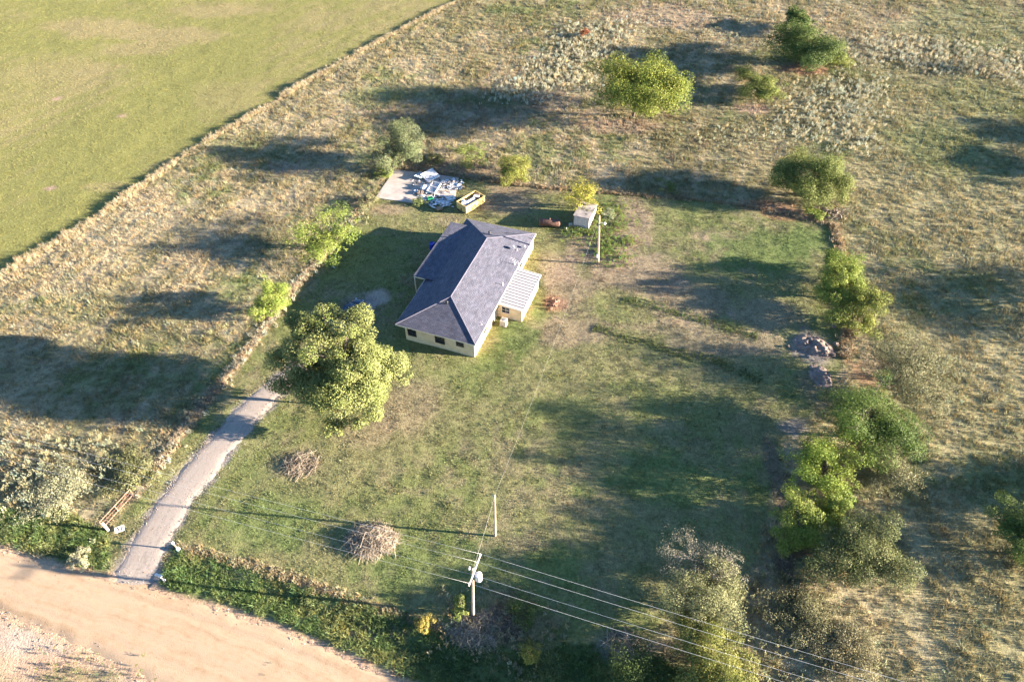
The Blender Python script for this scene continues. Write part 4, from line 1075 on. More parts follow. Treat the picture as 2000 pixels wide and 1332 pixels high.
MB().add(V, [(i, i+1, n+i+1, n+i) for i in range(n-1)]+[(n-1, 0, n, 2*n-1), tuple(range(n))[::-1], tuple(range(n, 2*n))]).build('box', M['white'], mbx)
MB().bx(.20, .26, .135, .15, 1.5, 1.85).build('flag', M['rustred'], mbx)
MB().tube([(-.45, 0, 1.05), (.45, 0, 1.05)], .05, 6).build('crossbar', M['white'], mbx)

# ---------------------------------------------------------------- slab, rubbish, skip
sl_ = MB().slab([(p.x, p.y, .13) for p in reversed(SLABP)], .2)
o = sl_.build('concrete_slab', M['concrete']); o.data.flip_normals() if o.data.polygons[0].normal.z < 0 else None
tag(o, 'stained old concrete slab behind the farmhouse', 'slab')
q = g(826, 347, .5)
def thing1(name, label, cat, loc, rz=0, group=None): return empty(name, loc, rz, label, cat, group)
pn = thing1('scrap_board', 'large grimy white board with dark holes propped on the rubbish', 'board', (g(841, 349).x, g(841, 349).y, .28), .05)
rt = Matrix.Rotation(.22, 3, 'X') @ Matrix.Rotation(.62, 3, 'Z')
MB().box((0, 0, .35), (2.5, 2.3, .06), 0, rt).build('sheet', M['grimypanel'], pn)
rr = random.Random(9)
for k in range(22):
    c = rt @ Vector((rr.uniform(-1.05, 1.05), rr.uniform(-.95, .95), .0345)) + Vector((0, 0, .35))
    MB().box(c, (rr.uniform(.1, .3), rr.uniform(.06, .16), .008), 0, rt @ Matrix.Rotation(rr.uniform(0, 3), 3, 'Z')).build('hole', M['scrapdark'], pn)
for s_ in (-1, 1):
    MB().box(rt @ Vector((0, s_*1.16, .03))+Vector((0, 0, .35)), (2.55, .07, .12), 0, rt).build('edge_rail', M['white'], pn)
bs_ = thing1('corrugated_sheet', 'blue grey corrugated sheet leaning beside the holed white panel', 'sheet', (g(822, 347).x, g(822, 347).y, .2), 1.05)
for k in range(7):
    MB().box((0, -.75+k*.25, .28+.03*(k % 2)), (2.2, .245, .03), 0, Matrix.Rotation(.16, 3, 'Y') @ Matrix.Rotation(.35*(1 if k % 2 else -1), 3, 'X')).build('rib', M['bluesheet'], bs_)
fr = thing1('discarded_window', 'white rectangular window frame with two openings lying tilted on the slab', 'window', (g(848, 373).x, g(848, 373).y, .2), 1.12)
rt = Matrix.Rotation(-.28, 3, 'Y')
def fb(cx, cy, dx, dy): MB().box(rt @ Vector((cx, cy, 0))+Vector((0, 0, .45)), (dx, dy, .28), 0, rt).build('rail', M['white'], fr)
fb(0, -.75, 2.4, .12); fb(0, .75, 2.4, .12); fb(-1.14, 0, .12, 1.38); fb(1.14, 0, .12, 1.38); fb(.1, 0, .1, 1.38)
MB().box(rt @ Vector((0, 0, -.12))+Vector((0, 0, .45)), (2.2, 1.36, .03), 0, rt).build('back_panel', M['grimypanel'], fr)
MB().box(rt @ Vector((-.5, .1, -.02))+Vector((0, 0, .45)), (.5, .4, .12), 0, rt @ Matrix.Rotation(.5, 3, 'Z')).build('inner_block', M['white'], fr)
def crumple(name, label, cat, loc, sx, sy, sz, m, seed, group=None):
    """crumpled heap: a faceted lump"""
    r_ = random.Random(seed); bm = bmesh.new(); bmesh.ops.create_icosphere(bm, subdivisions=3, radius=1)
    for v in bm.verts:
        k = 1+r_.uniform(-.28, .28)
        v.co = Vector((v.co.x*sx*k, v.co.y*sy*k, max(v.co.z, -.15)*sz*k))
    me = bpy.data.meshes.new(name); bm.to_mesh(me); bm.free(); me.materials.append(m)
    o = bpy.data.objects.new(name, me); COL.objects.link(o); o.location = loc; o.rotation_euler.z = r_.uniform(0, 3)
    return tag(o, label, cat, group)
q = g(830, 368, .2); crumple('plastic_sheet', 'crumpled white plastic heap left of the white frame', 'plastic', (q.x, q.y, .25), .8, .6, .55, M['tarp'], 1)
q = g(820, 377, .2); crumple('rubbish_bag', 'dark rubbish heap at the slab centre beside the white plastic', 'bag', (q.x, q.y, .2), .7, .55, .4, M['scrapdark'], 2)
q = g(840, 388, .3)
gc = thing1('plastic_crate', 'small green plastic crate among the scattered rubbish', 'crate', (q.x, q.y, .1), .3)
for s_ in (-1, 1):
    MB().bx(-.4, .4, s_*.3-.02, s_*.3+.02, .04, .4).build('side', M['green'], gc); MB().bx(s_*.4-.02, s_*.4+.02, -.279, .279, .04, .4).build('side', M['green'], gc)
MB().bx(-.379, .379, -.279, .279, 0.02, .06).build('bottom', M['green'], gc)
q = g(896, 362, .2); crumple('plastic_sheet', 'small crumpled white sheet at the right end of the rubbish', 'plastic', (q.x, q.y, .12), .5, .35, .3, M['tarp'], 3)
q = g(880, 387, .2)
wp = thing1('white_sheet', 'flat pale blue white sheet near the yellow skip', 'sheet', (q.x, q.y, .14), .35)
MB().box((0, 0, .08), (1.5, 1.1, .03), 0, Matrix.Rotation(.06, 3, 'X')).build('sheet', M['white'], wp); MB().box((.2, .1, .12), (.6, .05, .05), .5).build('batten', M['arm'], wp)
# scattered small scrap: each piece its own thing
rr = random.Random(21); scrap_m = ['white', 'grimypanel', 'bluesheet', 'tarp', 'white', 'scrapbrown', 'scrapdark', 'dirtywhite']
scp = {'white': 'white', 'grimypanel': 'grimy white', 'bluesheet': 'blue grey', 'tarp': 'crumpled white', 'scrapbrown': 'brown', 'scrapdark': 'dark', 'dirtywhite': 'dull white'}
area = G([(838,392),(905,358),(880,362),(895,385),(872,402),(845,402)])
zn = ['in front of the slab by the green crate', 'behind the yellow skip at the slab end', 'on the slab around the window frame']
for k in range(230):
    zone = k % 3
    if zone == 0: px, py = rr.uniform(835, 890), rr.uniform(386, 406)
    elif zone == 1: px, py = rr.uniform(858, 905), rr.uniform(352, 372)
    else: px, py = rr.uniform(806, 890), rr.uniform(352, 396)
    if px > 885 and py > 380 or px < 845 and py > 399: continue
    mk = rr.choice(scrap_m); p = g(px, py)
    on = poly_sd(np.array([p.x]), np.array([p.y]), SLABP)[0] > .1
    sx, sy = rr.uniform(.25, 1.0), rr.uniform(.08, .48)
    m3 = Matrix.Rotation(rr.uniform(0, 3.14), 3, 'Z') @ Matrix.Rotation(rr.uniform(-.25, .25), 3, 'X') @ Matrix.Rotation(rr.uniform(-.3, .3), 3, 'Y')
    r2 = random.Random(k); vs = []
    for (a_, b_) in ((-1,-1),(0,-1.1),(1,-1),(1.1,.1),(1,1),(-.1,.95),(-1,1),(-.95,0)):
        vs.append(m3 @ Vector((a_*sx*.5*r2.uniform(.7, 1.15), b_*sy*.5*r2.uniform(.6, 1.2), r2.uniform(-.03, .05))))
    nv = len(vs); top = [(v.x, v.y, v.z+.02) for v in vs]; bot = [(v.x, v.y, v.z-.01) for v in vs]
    cen = sum(vs, Vector())/nv
    V = top+bot+[(cen.x, cen.y, cen.z+.05), (cen.x, cen.y, cen.z-.012)]
    F = [(i, (i+1) % nv, 2*nv) for i in range(nv)]+[((i+1) % nv+nv, i+nv, 2*nv+1) for i in range(nv)]+[(i, i+nv, (i+1) % nv+nv, (i+1) % nv) for i in range(nv)]
    o = MB().add(V, F).build('scrap_piece', M[mk]); o.location = (p.x, p.y, (.16 if on else .08)+rr.uniform(0, .12))
    tag(o, 'small %s scrap piece %s' % (scp[mk], zn[zone]), 'scrap', '%s scrap pieces %s' % (scp[mk], zn[zone]))
q = g(858, 411)
wb = thing1('scrap_cart', 'small brown broken cart with a pale handle in front of the rubbish', 'cart', (q.x, q.y, 0), .4)
MB().slab([(-.5, -.35, .45), (.5, -.35, .5), (.5, .35, .5), (-.5, .35, .45)], .2).build('tray', M['scrapbrown'], wb)
MB().tube([(.5, .2, .4), (1.4, .5, .75)], .035, 6).build('handle', M['white'], wb)
MB().lathe([(.22, -.05), (.22, .05)], (-.35, 0, .22), 14, Matrix.Rotation(R(90), 3, 'X')).build('wheel', M['tyre'], wb)
MB().bx(.3, .36, -.3, -.24, 0, .3).build('leg', M['rust'], wb)

# yellow skip
da, db, dc_ = g(892, 409), g(911, 419), g(946, 398)
e1 = (dc_-db).normalized(); wdt_ = (da-db).length; len_ = (dc_-db).length+.15
ang = math.atan2(e1.y, e1.x)
sk = empty('rubbish_skip', (db.x, db.y, .05), ang, 'faded yellow open top skip full of rubbish behind the house', 'skip')
wdt_ = 2.25; hz = 1.35; th = .07
MB().bx(0, len_, .0, th, .18, hz).build('side_wall', M['yellow'], sk); MB().bx(0, len_, wdt_-th, wdt_, .18, hz).build('side_wall', M['yellow'], sk)
MB().bx(0, th, th+.002, wdt_-th-.002, .18, hz).build('end_wall', M['yellow'], sk); MB().bx(len_-th, len_, th+.002, wdt_-th-.002, .18, hz).build('end_wall', M['yellow'], sk)
MB().bx(.0, len_, 0, wdt_, .10, .178).build('floor_plate', M['yellow'], sk)
rim = MB(); rim.bx(-.05, len_+.05, -.05, .08, hz+.002, hz+.08); rim.bx(-.05, len_+.05, wdt_-.08, wdt_+.05, hz+.002, hz+.08)
rim.bx(-.05, .08, .082, wdt_-.082, hz+.002, hz+.08); rim.bx(len_-.08, len_+.05, .082, wdt_-.082, hz+.002, hz+.08); rim.build('rim', M['yellow'], sk)
for k in range(5):
    x_ = .5+k*(len_-1)/4
    MB().bx(x_-.05, x_+.05, -.07, -.002, .18, hz).build('rib', M['yellow'], sk)
for yy in (.4, wdt_-.4): MB().bx(-.1, len_+.1, yy-.08, yy+.08, -.05, .098).build('skid', M['rust'], sk)
MB().bx(-.02, -.003, wdt_*.45, wdt_*.45+.28, .25, .6).build('hook_plate', M['darkmetal'], sk)
def inskip(lx, ly, z): 
    c_, s_ = math.cos(ang), math.sin(ang); return (db.x+lx*c_-ly*s_, db.y+lx*s_+ly*c_, z)
r1_ = thing1('mattress', 'rolled white mattress lying lengthwise in the yellow skip', 'mattress', inskip(1.95, 1.05, 1.0), ang)
MB().lathe([(.02, -.95), (.30, -.94), (.36, -.85), (.35, 0), (.36, .85), (.30, .94), (.02, .95)], (0, 0, .1), 16, rx).build('roll', M['tarp'], r1_, True)
for s_ in (-.5, .5): MB().lathe([(.368, -.03), (.368, .03)], (s_, 0, .1), 16, rx).build('tie', M['bluesheet'], r1_)
crumple('plastic_sheet', 'bunched white sheet at the near end of the yellow skip', 'plastic', inskip(.95, 1.35, 1.0), .55, .65, .5, M['tarp'], 6)
crumple('rubbish_bag', 'dark blue grey rubbish filling the bottom of the yellow skip', 'rubbish', inskip(1.9, 1.1, .45), 1.75, .95, .45, M['bluesheet'], 7)
bx2 = thing1('armchair', 'brown and white upturned armchair at the far end of the skip', 'armchair', inskip(3.45, 1.1, .75), ang+.3)
MB().box((0, 0, .25), (.7, 1.0, .5), .2).build('seat_base', M['scrapbrown'], bx2, bevel=.06)
MB().box((0, 0, .58), (.72, 1.05, .14), .2).build('cushion', M['dirtywhite'], bx2, bevel=.05)
MB().box((.35, .1, .4), (.18, 1.0, .8), .2, Matrix.Rotation(.3, 3, 'Y') @ Matrix.Rotation(.2, 3, 'Z')).build('backrest', M['scrapbrown'], bx2, bevel=.05)

# ---------------------------------------------------------------- car under the big tree
def loft(mb, secs):
    n = len(secs[0]); b0 = len(mb.v)
    for s_ in secs: mb.v += [tuple(p) for p in s_]
    for i in range(len(secs)-1):
        for k in range(n-1): mb.f.append((b0+i*n+k, b0+i*n+k+1, b0+(i+1)*n+k+1, b0+(i+1)*n+k))
    mb.f.append(tuple(b0+k for k in range(n))); mb.f.append(tuple(b0+(len(secs)-1)*n+k for k in range(n))[::-1])
fq = g(703, 584, .75)
hd = R(66)
car = empty('parked_car', (fq.x-math.cos(hd)*2.2, fq.y-math.sin(hd)*2.2, .02), hd, 'dark blue car parked in the shade behind the big yard tree', 'car')
def sec(x_, hw, z0, z1, crown=.03):
    return [(x_, -hw*.92, z0), (x_, -hw, z0+.12), (x_, -hw, z1-.16), (x_, -hw*.93, z1-.03), (x_, -hw*.5, z1+crown*.7), (x_, 0, z1+crown), (x_, hw*.5, z1+crown*.7), (x_, hw*.93, z1-.03), (x_, hw, z1-.16), (x_, hw, z0+.12), (x_, hw*.92, z0), (x_, -hw*.92, z0)]
bd = MB(); loft(bd, [sec(-2.25, .70, .38, .78), sec(-2.15, .84, .25, .88), sec(-1.5, .90, .22, .95), sec(-.2, .91, .22, .96), sec(.75, .91, .22, .97), sec(1.3, .90, .22, .92), sec(1.9, .86, .24, .80), sec(2.18, .74, .28, .68), sec(2.25, .55, .34, .60)])
bd.build('body', M['carpaint'], car, True)
cbm = MB()
def cs(x_, hw, z0, z1): return [(x_, -hw, z0), (x_, -hw*.86, z1-.05), (x_, -hw*.6, z1), (x_, 0, z1+.02), (x_, hw*.6, z1), (x_, hw*.86, z1-.05), (x_, hw, z0), (x_, -hw, z0)]
loft(cbm, [cs(-1.85, .80, .90, .93), cs(-1.1, .80, .90, 1.38), cs(-.3, .80, .90, 1.46), cs(.35, .80, .90, 1.38), cs(1.15, .82, .90, .96)])
cbm.build('cabin_glass', M['glass'], car, True)
MB().slab([(.25, -.58, 1.415), (.25, .58, 1.415), (-.3, .62, 1.495), (-1.05, .6, 1.415), (-1.05, -.6, 1.415), (-.3, -.62, 1.495)], .03).build('roof_skin', M['carpaint'], car)
for s_ in (-1, 1):
    MB().tube([(1.05, s_*.79, .97), (.32, s_*.69, 1.40)], .035, 5).build('pillar', M['carpaint'], car); MB().tube([(-.4, s_*.80, .95), (-.4, s_*.70, 1.44)], .035, 5).build('pillar', M['carpaint'], car)
    MB().box((.85, s_*.98, 1.0), (.14, .16, .12)).build('mirror', M['carpaint'], car, bevel=.02)
    MB().box((2.08, s_*.58, .66), (.16, .32, .12), s_*.35).build('headlight', M['lampglass'], car, bevel=.02)
    MB().box((-2.2, s_*.62, .74), (.08, .26, .14)).build('tail_light', M['redlens'], car)
    for x_ in (-1.35, 1.38):
        wh = MB().lathe([(.20, -.10), (.30, -.11), (.32, -.08), (.32, .08), (.30, .11), (.20, .10)], (x_, s_*.82, .32), 20, Matrix.Rotation(R(90), 3, 'X')).build('wheel', M['tyre'], car, True)
        MB().lathe([(.02, -.105), (.19, -.10), (.19, .10), (.02, .105)], (x_, s_*.82, .32), 14, Matrix.Rotation(R(90), 3, 'X')).build('rim', M['rim'], wh)
MB().box((2.235, 0, .46), (.06, .9, .16)).build('grille', M['darkmetal'], car)

q = g(652, 523)
lt = empty('litter', (q.x, q.y, .06), -.7, 'small white litter strip on the shaded lawn left of the house', 'litter')
MB().box((0, 0, .04), (.42, .12, .03), 0, Matrix.Rotation(.1, 3, 'Y')).build('strip', M['white'], lt)
# ---------------------------------------------------------------- heaps: earth and brush
def mound(name, label, cat, px, py, rx_, ry_, h_, m, seed, res=46, rough=.5, rz=0):
    c = g(px, py); V = []; 
    u_ = np.linspace(-1, 1, res); U, W2 = np.meshgrid(u_, u_, indexing='ij'); d = np.hypot(U, W2)
    hgt = np.clip(1-d**1.6, -.05, 1)*h_*(1-rough+2*rough*fbm(U*rx_+seed*3, W2*ry_, .9, 4, seed)) + (fbm(U*rx_, W2*ry_, .4, 3, seed+5)-.5)*.7*np.clip(1.2-d, 0, 1)
    V = np.stack([U.ravel()*rx_, W2.ravel()*ry_, hgt.ravel()-.06], 1)
    ii = np.arange(res*res).reshape(res, res); F = np.stack([ii[:-1, :-1], ii[1:, :-1], ii[1:, 1:], ii[:-1, 1:]], -1).reshape(-1, 4)
    keep_ = (d.ravel()[F].min(1) < 1.05); F = F[keep_]
    me = np_mesh(name, V, F, smooth=False); me.materials.append(m)
    o = bpy.data.objects.new(name, me); COL.objects.link(o); o.location = c; o.rotation_euler.z = rz
    return tag(o, label, cat)
mound('dirt_heap', 'lumpy grey dirt heap by the right fence line of the yard', 'dirt heap', 1588, 676, 3.0, 1.9, .85, M['clod'], 3, rz=-.5, rough=.8)
rk = random.Random(77)
for k in range(16):
    q = g(1588+rk.gauss(0, 26), 680+rk.gauss(0, 17)); s_ = rk.uniform(.16, .42)
    crumple('dirt_clod', 'loose clod of pinkish grey dirt on and around the dirt heap', 'clod', (q.x, q.y, rk.uniform(.15, .5)), s_, s_*.8, s_*.7, M['clod'], 300+k, 'clods on the dirt heap')
mound('dirt_heap', 'low dark soil bank below the grey dirt heap', 'dirt heap', 1602, 735, 1.5, 2.2, .4, M['clod'], 4)
mound('dirt_mound', 'low red clay mound right of the side addition', 'dirt heap', 1084, 588, 1.5, .9, .16, M['redclay'], 5)
for k, (px, py, s_, lb) in enumerate(((1066, 596, .26, 'left and smallest'), (1075, 604, .32, 'front'), (1083, 597, .40, 'largest'))):
    q = g(px, py); crumple('clay_clod', 'dark red clay clod beside the low mound, the %s of three' % lb, 'clod', (q.x, q.y, .1), s_, s_*.8, s_*.75, M['redclay'], 40+k, 'red clay clods')
mound('torn_tarp', 'torn grimy pale blue tarp spread under the rubbish in front of the slab', 'tarp', 866, 396, 2.6, 1.25, .10, M['grimypanel'], 8, 40, .6, .1)
mound('torn_tarp', 'crumpled white tarp on the slab end behind the skip', 'tarp', 880, 361, 2.0, .9, .22, M['grimypanel'], 9, 40, .6, -.2)
def brush(name, label, px, py, rx_, ry_, h_, n, mats, seed, rad=.014, curve=.3, llen=(.8, 1.8)):
    r_ = random.Random(seed); c = g(px, py); root = empty(name, (c.x, c.y, 0), 0, label, 'brush pile')
    for mi, mname in enumerate(mats):
        mb = MB()
        for i in range(n//len(mats)):
            a = r_.uniform(0, 6.283); d_ = math.sqrt(r_.random()); x_, y_ = rx_*d_*math.cos(a), ry_*d_*math.sin(a)
            z_ = h_*max(.05, 1-d_**1.7)*r_.uniform(.25, 1.05)*(.45+1.1*float(fbm(np.array([x_+seed*5]), np.array([y_]), 1.1, 2, seed)[0])); x_ *= .75+.5*float(fbm(np.array([a*1.2]), np.array([seed*3.0]), .8, 2, 5)[0]); l = r_.uniform(*llen)*r_.choice([.6, 1, 1, 1.5]); th_ = r_.uniform(0, 6.283); e_ = r_.uniform(-.2, .28)
            dv = Vector((math.cos(th_)*math.cos(e_), math.sin(th_)*math.cos(e_), math.sin(e_)))*l/2
            k_ = Vector((r_.uniform(-1, 1), r_.uniform(-1, 1), r_.uniform(-.2, 1)))*curve*l*.4; p_ = Vector((x_, y_, z_))
            a_, b_ = p_-dv, p_+dv; a_.z = max(a_.z, .02); b_.z = max(b_.z, .02)
            rr_ = rad*r_.uniform(.6, 1.8)
            mb.tube([a_, p_+k_, b_], [rr_, rr_*.8, rr_*.35], 3, False)
        mb.build('sticks', M[mats[mi]], root)
    rg = np.random.default_rng(seed+70); nl_ = int(n*1.6); a = rg.uniform(0, 6.283, nl_); d_ = np.sqrt(rg.random(nl_))
    k_ = .8+.5*(fbm(a*1.2, a*0+seed, .8, 2, 5)-.5)*2
    P_ = np.stack([rx_*d_*np.cos(a)*k_, ry_*d_*np.sin(a)*k_, h_*np.clip(1-d_**1.7, .06, 1)*rg.uniform(.1, .85, nl_)], 1)
    nn = rg.normal(size=(nl_, 3))+np.array([.2, 0, .6]); nn /= np.linalg.norm(nn, axis=1)[:, None]
    t1 = np.cross(nn, rg.normal(size=(nl_, 3))); t1 /= np.linalg.norm(t1, axis=1)[:, None]; t2 = np.cross(nn, t1); s = rg.uniform(.06, .22, (nl_, 1))
    V4 = np.stack([P_-t1*s, P_+t2*s*.3, P_+t1*s, P_-t2*s*.3], 1).reshape(-1, 3); V4[:, 2] = np.maximum(V4[:, 2], .01)
    cl = np.where(rg.random((nl_, 1)) < .6, np.array([[.31, .25, .17]]), np.array([[.17, .145, .085]]))*rg.normal(1, .22, (nl_, 1)).clip(.5, 1.5)
    me = np_mesh('dry_leaves', V4, np.arange(4*nl_).reshape(nl_, 4), np.repeat(cl, 4, 0)); me.materials.append(M['leaf'])
    o = bpy.data.objects.new('dry_leaves', me); COL.objects.link(o); o.parent = root
    return root
brush('brush_pile', 'round heap of bleached cut brush on the front lawn', 728, 1056, 2.5, 1.8, .85, 1700, ['straw', 'straw', 'twig'], 1, .011, .7)
brush('brush_pile', 'small brown heap of dry branches below the big yard tree', 588, 907, 2.1, 1.5, .32, 330, ['twig', 'straw'], 2, .013, .5)
brush('brush_pile', 'tangle of dry tan brush at the foot of the utility pole', 935, 1232, 2.8, 1.8, .6, 1100, ['straw', 'twig', 'straw'], 3, .012, .6, (.6, 1.5))
brush('brush_pile', 'dark dry brush in the ditch right of the utility pole', 990, 1215, 2.2, 1.7, .5, 350, ['twig'], 4, .016, .5)
brush('brush_pile', 'broken grey branches under the olive tree by the right fence', 1560, 1110, 2.4, 2.0, .8, 380, ['twig'], 5, .018, .4)
brush('brush_pile', 'broken branches lying below the wide tree at the yard corner', 1625, 418, 2.6, 1.6, .6, 220, ['twig', 'straw'], 6, .03, .3)
brush('brush_pile', 'weathered debris heap in the ditch at the bottom centre', 1220, 1262, 1.8, 1.4, .5, 260, ['straw', 'twig'], 7, .02, .4)
#NEXT2
# ---------------------------------------------------------------- trees
def tree(name, label, box, H, cols, nleaf, leaf=.2, z0=None, lumps=26, lr=(.22, .38), gap=0.0, stems=1, dense=1.0, group=None, bark='bark', top=None, shape=1.0, seed=None, cat='tree', limbs=9, up=.0, lobes=None):
    """box: photo rectangle of the crown; H: height in metres"""
    x0, y0_, x1_, y1_ = box; nleaf = int(nleaf*(2.1 if y0_ < 600 else 2.75)); leaf *= (.74 if y0_ < 600 else .62); lumps = int(lumps*2.3); lr = (lr[0]*.68, lr[1]*.70)
    seed = seed if seed is not None else int(x0*7+y0_*13)
    r = np.random.default_rng(seed); rr = random.Random(seed)
    if z0 is None: z0 = H*.16
    zc = (z0+H)/2
    c = g((x0+x1_)/2, (y0_+y1_)/2, zc)
    sx, _ = scale_at((x0+x1_)/2, (y0_+y1_)/2, zc)
    Rx = (x1_-x0)/2*sx*1.20
    V = (H-z0)/2
    # depression angle at this spot decides how plan depth shows
    phi = math.atan2(CAM_H-zc, math.hypot(c.x, c.y)); 
    dist = math.sqrt(c.x**2+c.y**2+(CAM_H-zc)**2); app = (y1_-y0_)/2*(sx)*1.20
    q = app*app-(V*math.cos(phi))**2
    Ry = math.sqrt(q)/math.sin(phi) if q > 0 else Rx*.7
    Ry = min(max(Ry, Rx*.62), Rx*1.35)
    root = empty(name, (c.x, c.y, -.05), 0, label, cat, group)
    # leaf clumps through the crown, more of them near its skin
    L = []
    if lobes is None:           # main boughs: a few big uneven lobes, one of them always the leader
        nb = int(r.integers(6, 10)); a0 = r.uniform(0, 6.28); LB = []
        for k in range(nb):
            a_ = a0+k*2.4+r.uniform(-.35, .35); zz_ = r.uniform(-.62, .55); q_ = r.uniform(.45, .66)*math.sqrt(1-zz_*zz_*.6); rr_ = r.uniform(.40, .56)
            LB.append((math.cos(a_)*q_*Rx, math.sin(a_)*q_*Ry, zc+zz_*V, rr_*Rx, rr_*Ry, rr_*V*1.15))
        LB.append((r.uniform(-.2, .2)*Rx, r.uniform(-.2, .2)*Ry, zc+.60*V, .46*Rx, .46*Ry, .55*V))
        LB.append((0, 0, zc-.1*V, .62*Rx, .62*Ry, .7*V))
    else:
        LB = []
        for px, py, z_, rr_ in lobes:
            q = g(px, py, z_); rr_ *= 1.2; LB.append((q.x-c.x, q.y-c.y, z_, rr_, rr_, rr_*.95))
    LB = np.array(LB); wl = LB[:, 3]*LB[:, 4]; wl /= wl.sum()
    for i in range(lumps):
        b = LB[r.choice(len(LB), p=wl)]; d_ = r.normal(size=3); d_ /= np.linalg.norm(d_)
        if d_[2] < -.6: d_[2] *= -.5
        k = r.random()**.35*.86; rad = r.uniform(.30, .52)*r.choice([.75, 1.0, 1.0, 1.3])*(1 if lobes is None else .9)
        L.append((b[0]+d_[0]*k*b[3], b[1]+d_[1]*k*b[4], max(b[2]+d_[2]*k*b[5], .25), rad*min(b[3], b[4]), rad*b[5]))
    for k in range(max(3, lumps//7)): # a core so the crown holds together
        a_ = r.uniform(0, 6.28); L.append((.35*Rx*math.cos(a_), .35*Ry*math.sin(a_), zc+r.uniform(-.35, .25)*V, .26*min(Rx, Ry), .28*V))
    L = np.array(L)
    # wood
    mb = MB(); hub = Vector((0, 0, z0+.35*(H-z0)))
    tr_ = max(.05, .026*H)
    for s_ in range(stems):
        a_ = rr.uniform(0, 6.28); of = Vector((math.cos(a_), math.sin(a_), 0))*(0 if stems == 1 else .25)
        tip = hub+Vector((rr.uniform(-.3, .3)*Rx*.5, rr.uniform(-.3, .3)*Ry*.5, .25*H))
        midp = of*2+Vector((rr.uniform(-.1, .1), rr.uniform(-.1, .1), H*.22))
        mb.tube([of, midp, hub*.5+tip*.5+of, tip], [tr_*1.25, tr_*.95, tr_*.6, tr_*.15], 7)
    ids = list(range(lumps)); rr.shuffle(ids)
    for i in ids[:limbs*2]:
        p_ = Vector(L[i][:3]); st = Vector((rr.uniform(-.1, .1), rr.uniform(-.1, .1), rr.uniform(z0*.8+.15*H, max(p_.z*.8, z0*.85+.16*H))))
        md_ = st.lerp(p_, .5)+Vector((rr.uniform(-.2, .2), rr.uniform(-.2, .2), .06*H)); mb.tube([st, md_, p_], [tr_*.45, tr_*.28, tr_*.06], 5, False)
        for _ in range(3):
            e_ = p_+Vector((rr.uniform(-1, 1)*L[i][3], rr.uniform(-1, 1)*L[i][3], rr.uniform(-.3, 1)*L[i][4]))*.9
            mb.tube([md_.lerp(p_, rr.uniform(.3, .9)), e_], [tr_*.14, tr_*.03], 3, False)
    mb.build('trunk', M[bark], root)
    # leaves on the clumps
    wgt = L[:, 3]**1.6*L[:, 4]**.5; wgt /= wgt.sum()
    li = r.choice(len(L), nleaf, p=wgt)
    dirs = r.normal(size=(nleaf, 3)); dirs /= np.linalg.norm(dirs, axis=1)[:, None]
    # ragged clump outline: twigs reach out along a few directions
    rag = .82+.36*fbm(dirs[:, 0]*2.1+li*3.7, dirs[:, 1]*2.1+dirs[:, 2]*1.7, .55, 3, 31)
    kk = (r.random(nleaf)**.27)*rag
    P = L[li, :3]+dirs*np.stack([L[li, 3], L[li, 3], L[li, 4]], 1)*kk[:, None]
    P[:, 2] = np.maximum(P[:, 2], .08)
    if gap: 
        nz = fbm(P[:, 0]+P[:, 2]*.7, P[:, 1]+P[:, 2]*.4, .9, 2, seed % 50); ok = nz > np.quantile(nz, gap); P, dirs, li = P[ok], dirs[ok], li[ok]
    n = len(P)
    out = dirs*.55+P*np.array([1/Rx, 1/Ry, 0])*.35; out[:, 2] += .25+up
    nn = out+r.normal(size=(n, 3))*.38; nn /= np.linalg.norm(nn, axis=1)[:, None]
    t1 = np.cross(nn, r.normal(size=(n, 3))); t1 /= np.linalg.norm(t1, axis=1)[:, None]+1e-9; t2 = np.cross(nn, t1)
    s = leaf*1.12*r.uniform(.6, 1.35, (n, 1))
    V4 = np.stack([P-t1*s*.5, P+t2*s*.36+nn*s*.06, P+t1*s*.5, P-t2*s*.36+nn*s*.06], 1).reshape(-1, 3)
    F = np.arange(4*n).reshape(n, 4)
    wb_ = np.array([.93, 1.0, .98]); c1, c2 = np.array(cols[0])*wb_, np.array(cols[1])*wb_
    lump_t = r.random(len(L)); tcol = np.clip(.75*lump_t[li]+r.normal(.12, .22, n), 0, 1)[:, None]
    col = (c1*(1-tcol)+c2*tcol)*r.normal(1, .16, (n, 1)).clip(.5, 1.5)
    me = np_mesh('crown', V4, F, np.repeat(col, 4, 0)); me.materials.append(M['leaf'])
    o = bpy.data.objects.new('crown', me); COL.objects.link(o); o.parent = root
    return root
YG = ((.13, .155, .030), (.235, .225, .058)); OL = ((.10, .105, .040), (.185, .170, .075)); DG = ((.050, .080, .022), (.105, .130, .035))
BR = ((.12, .165, .032), (.22, .235, .055)); MU = ((.125, .120, .060), (.215, .190, .105)); GY = ((.21, .175, .145), (.27, .235, .165)); GO = ((.10,.125,.03),(.19,.205,.045))
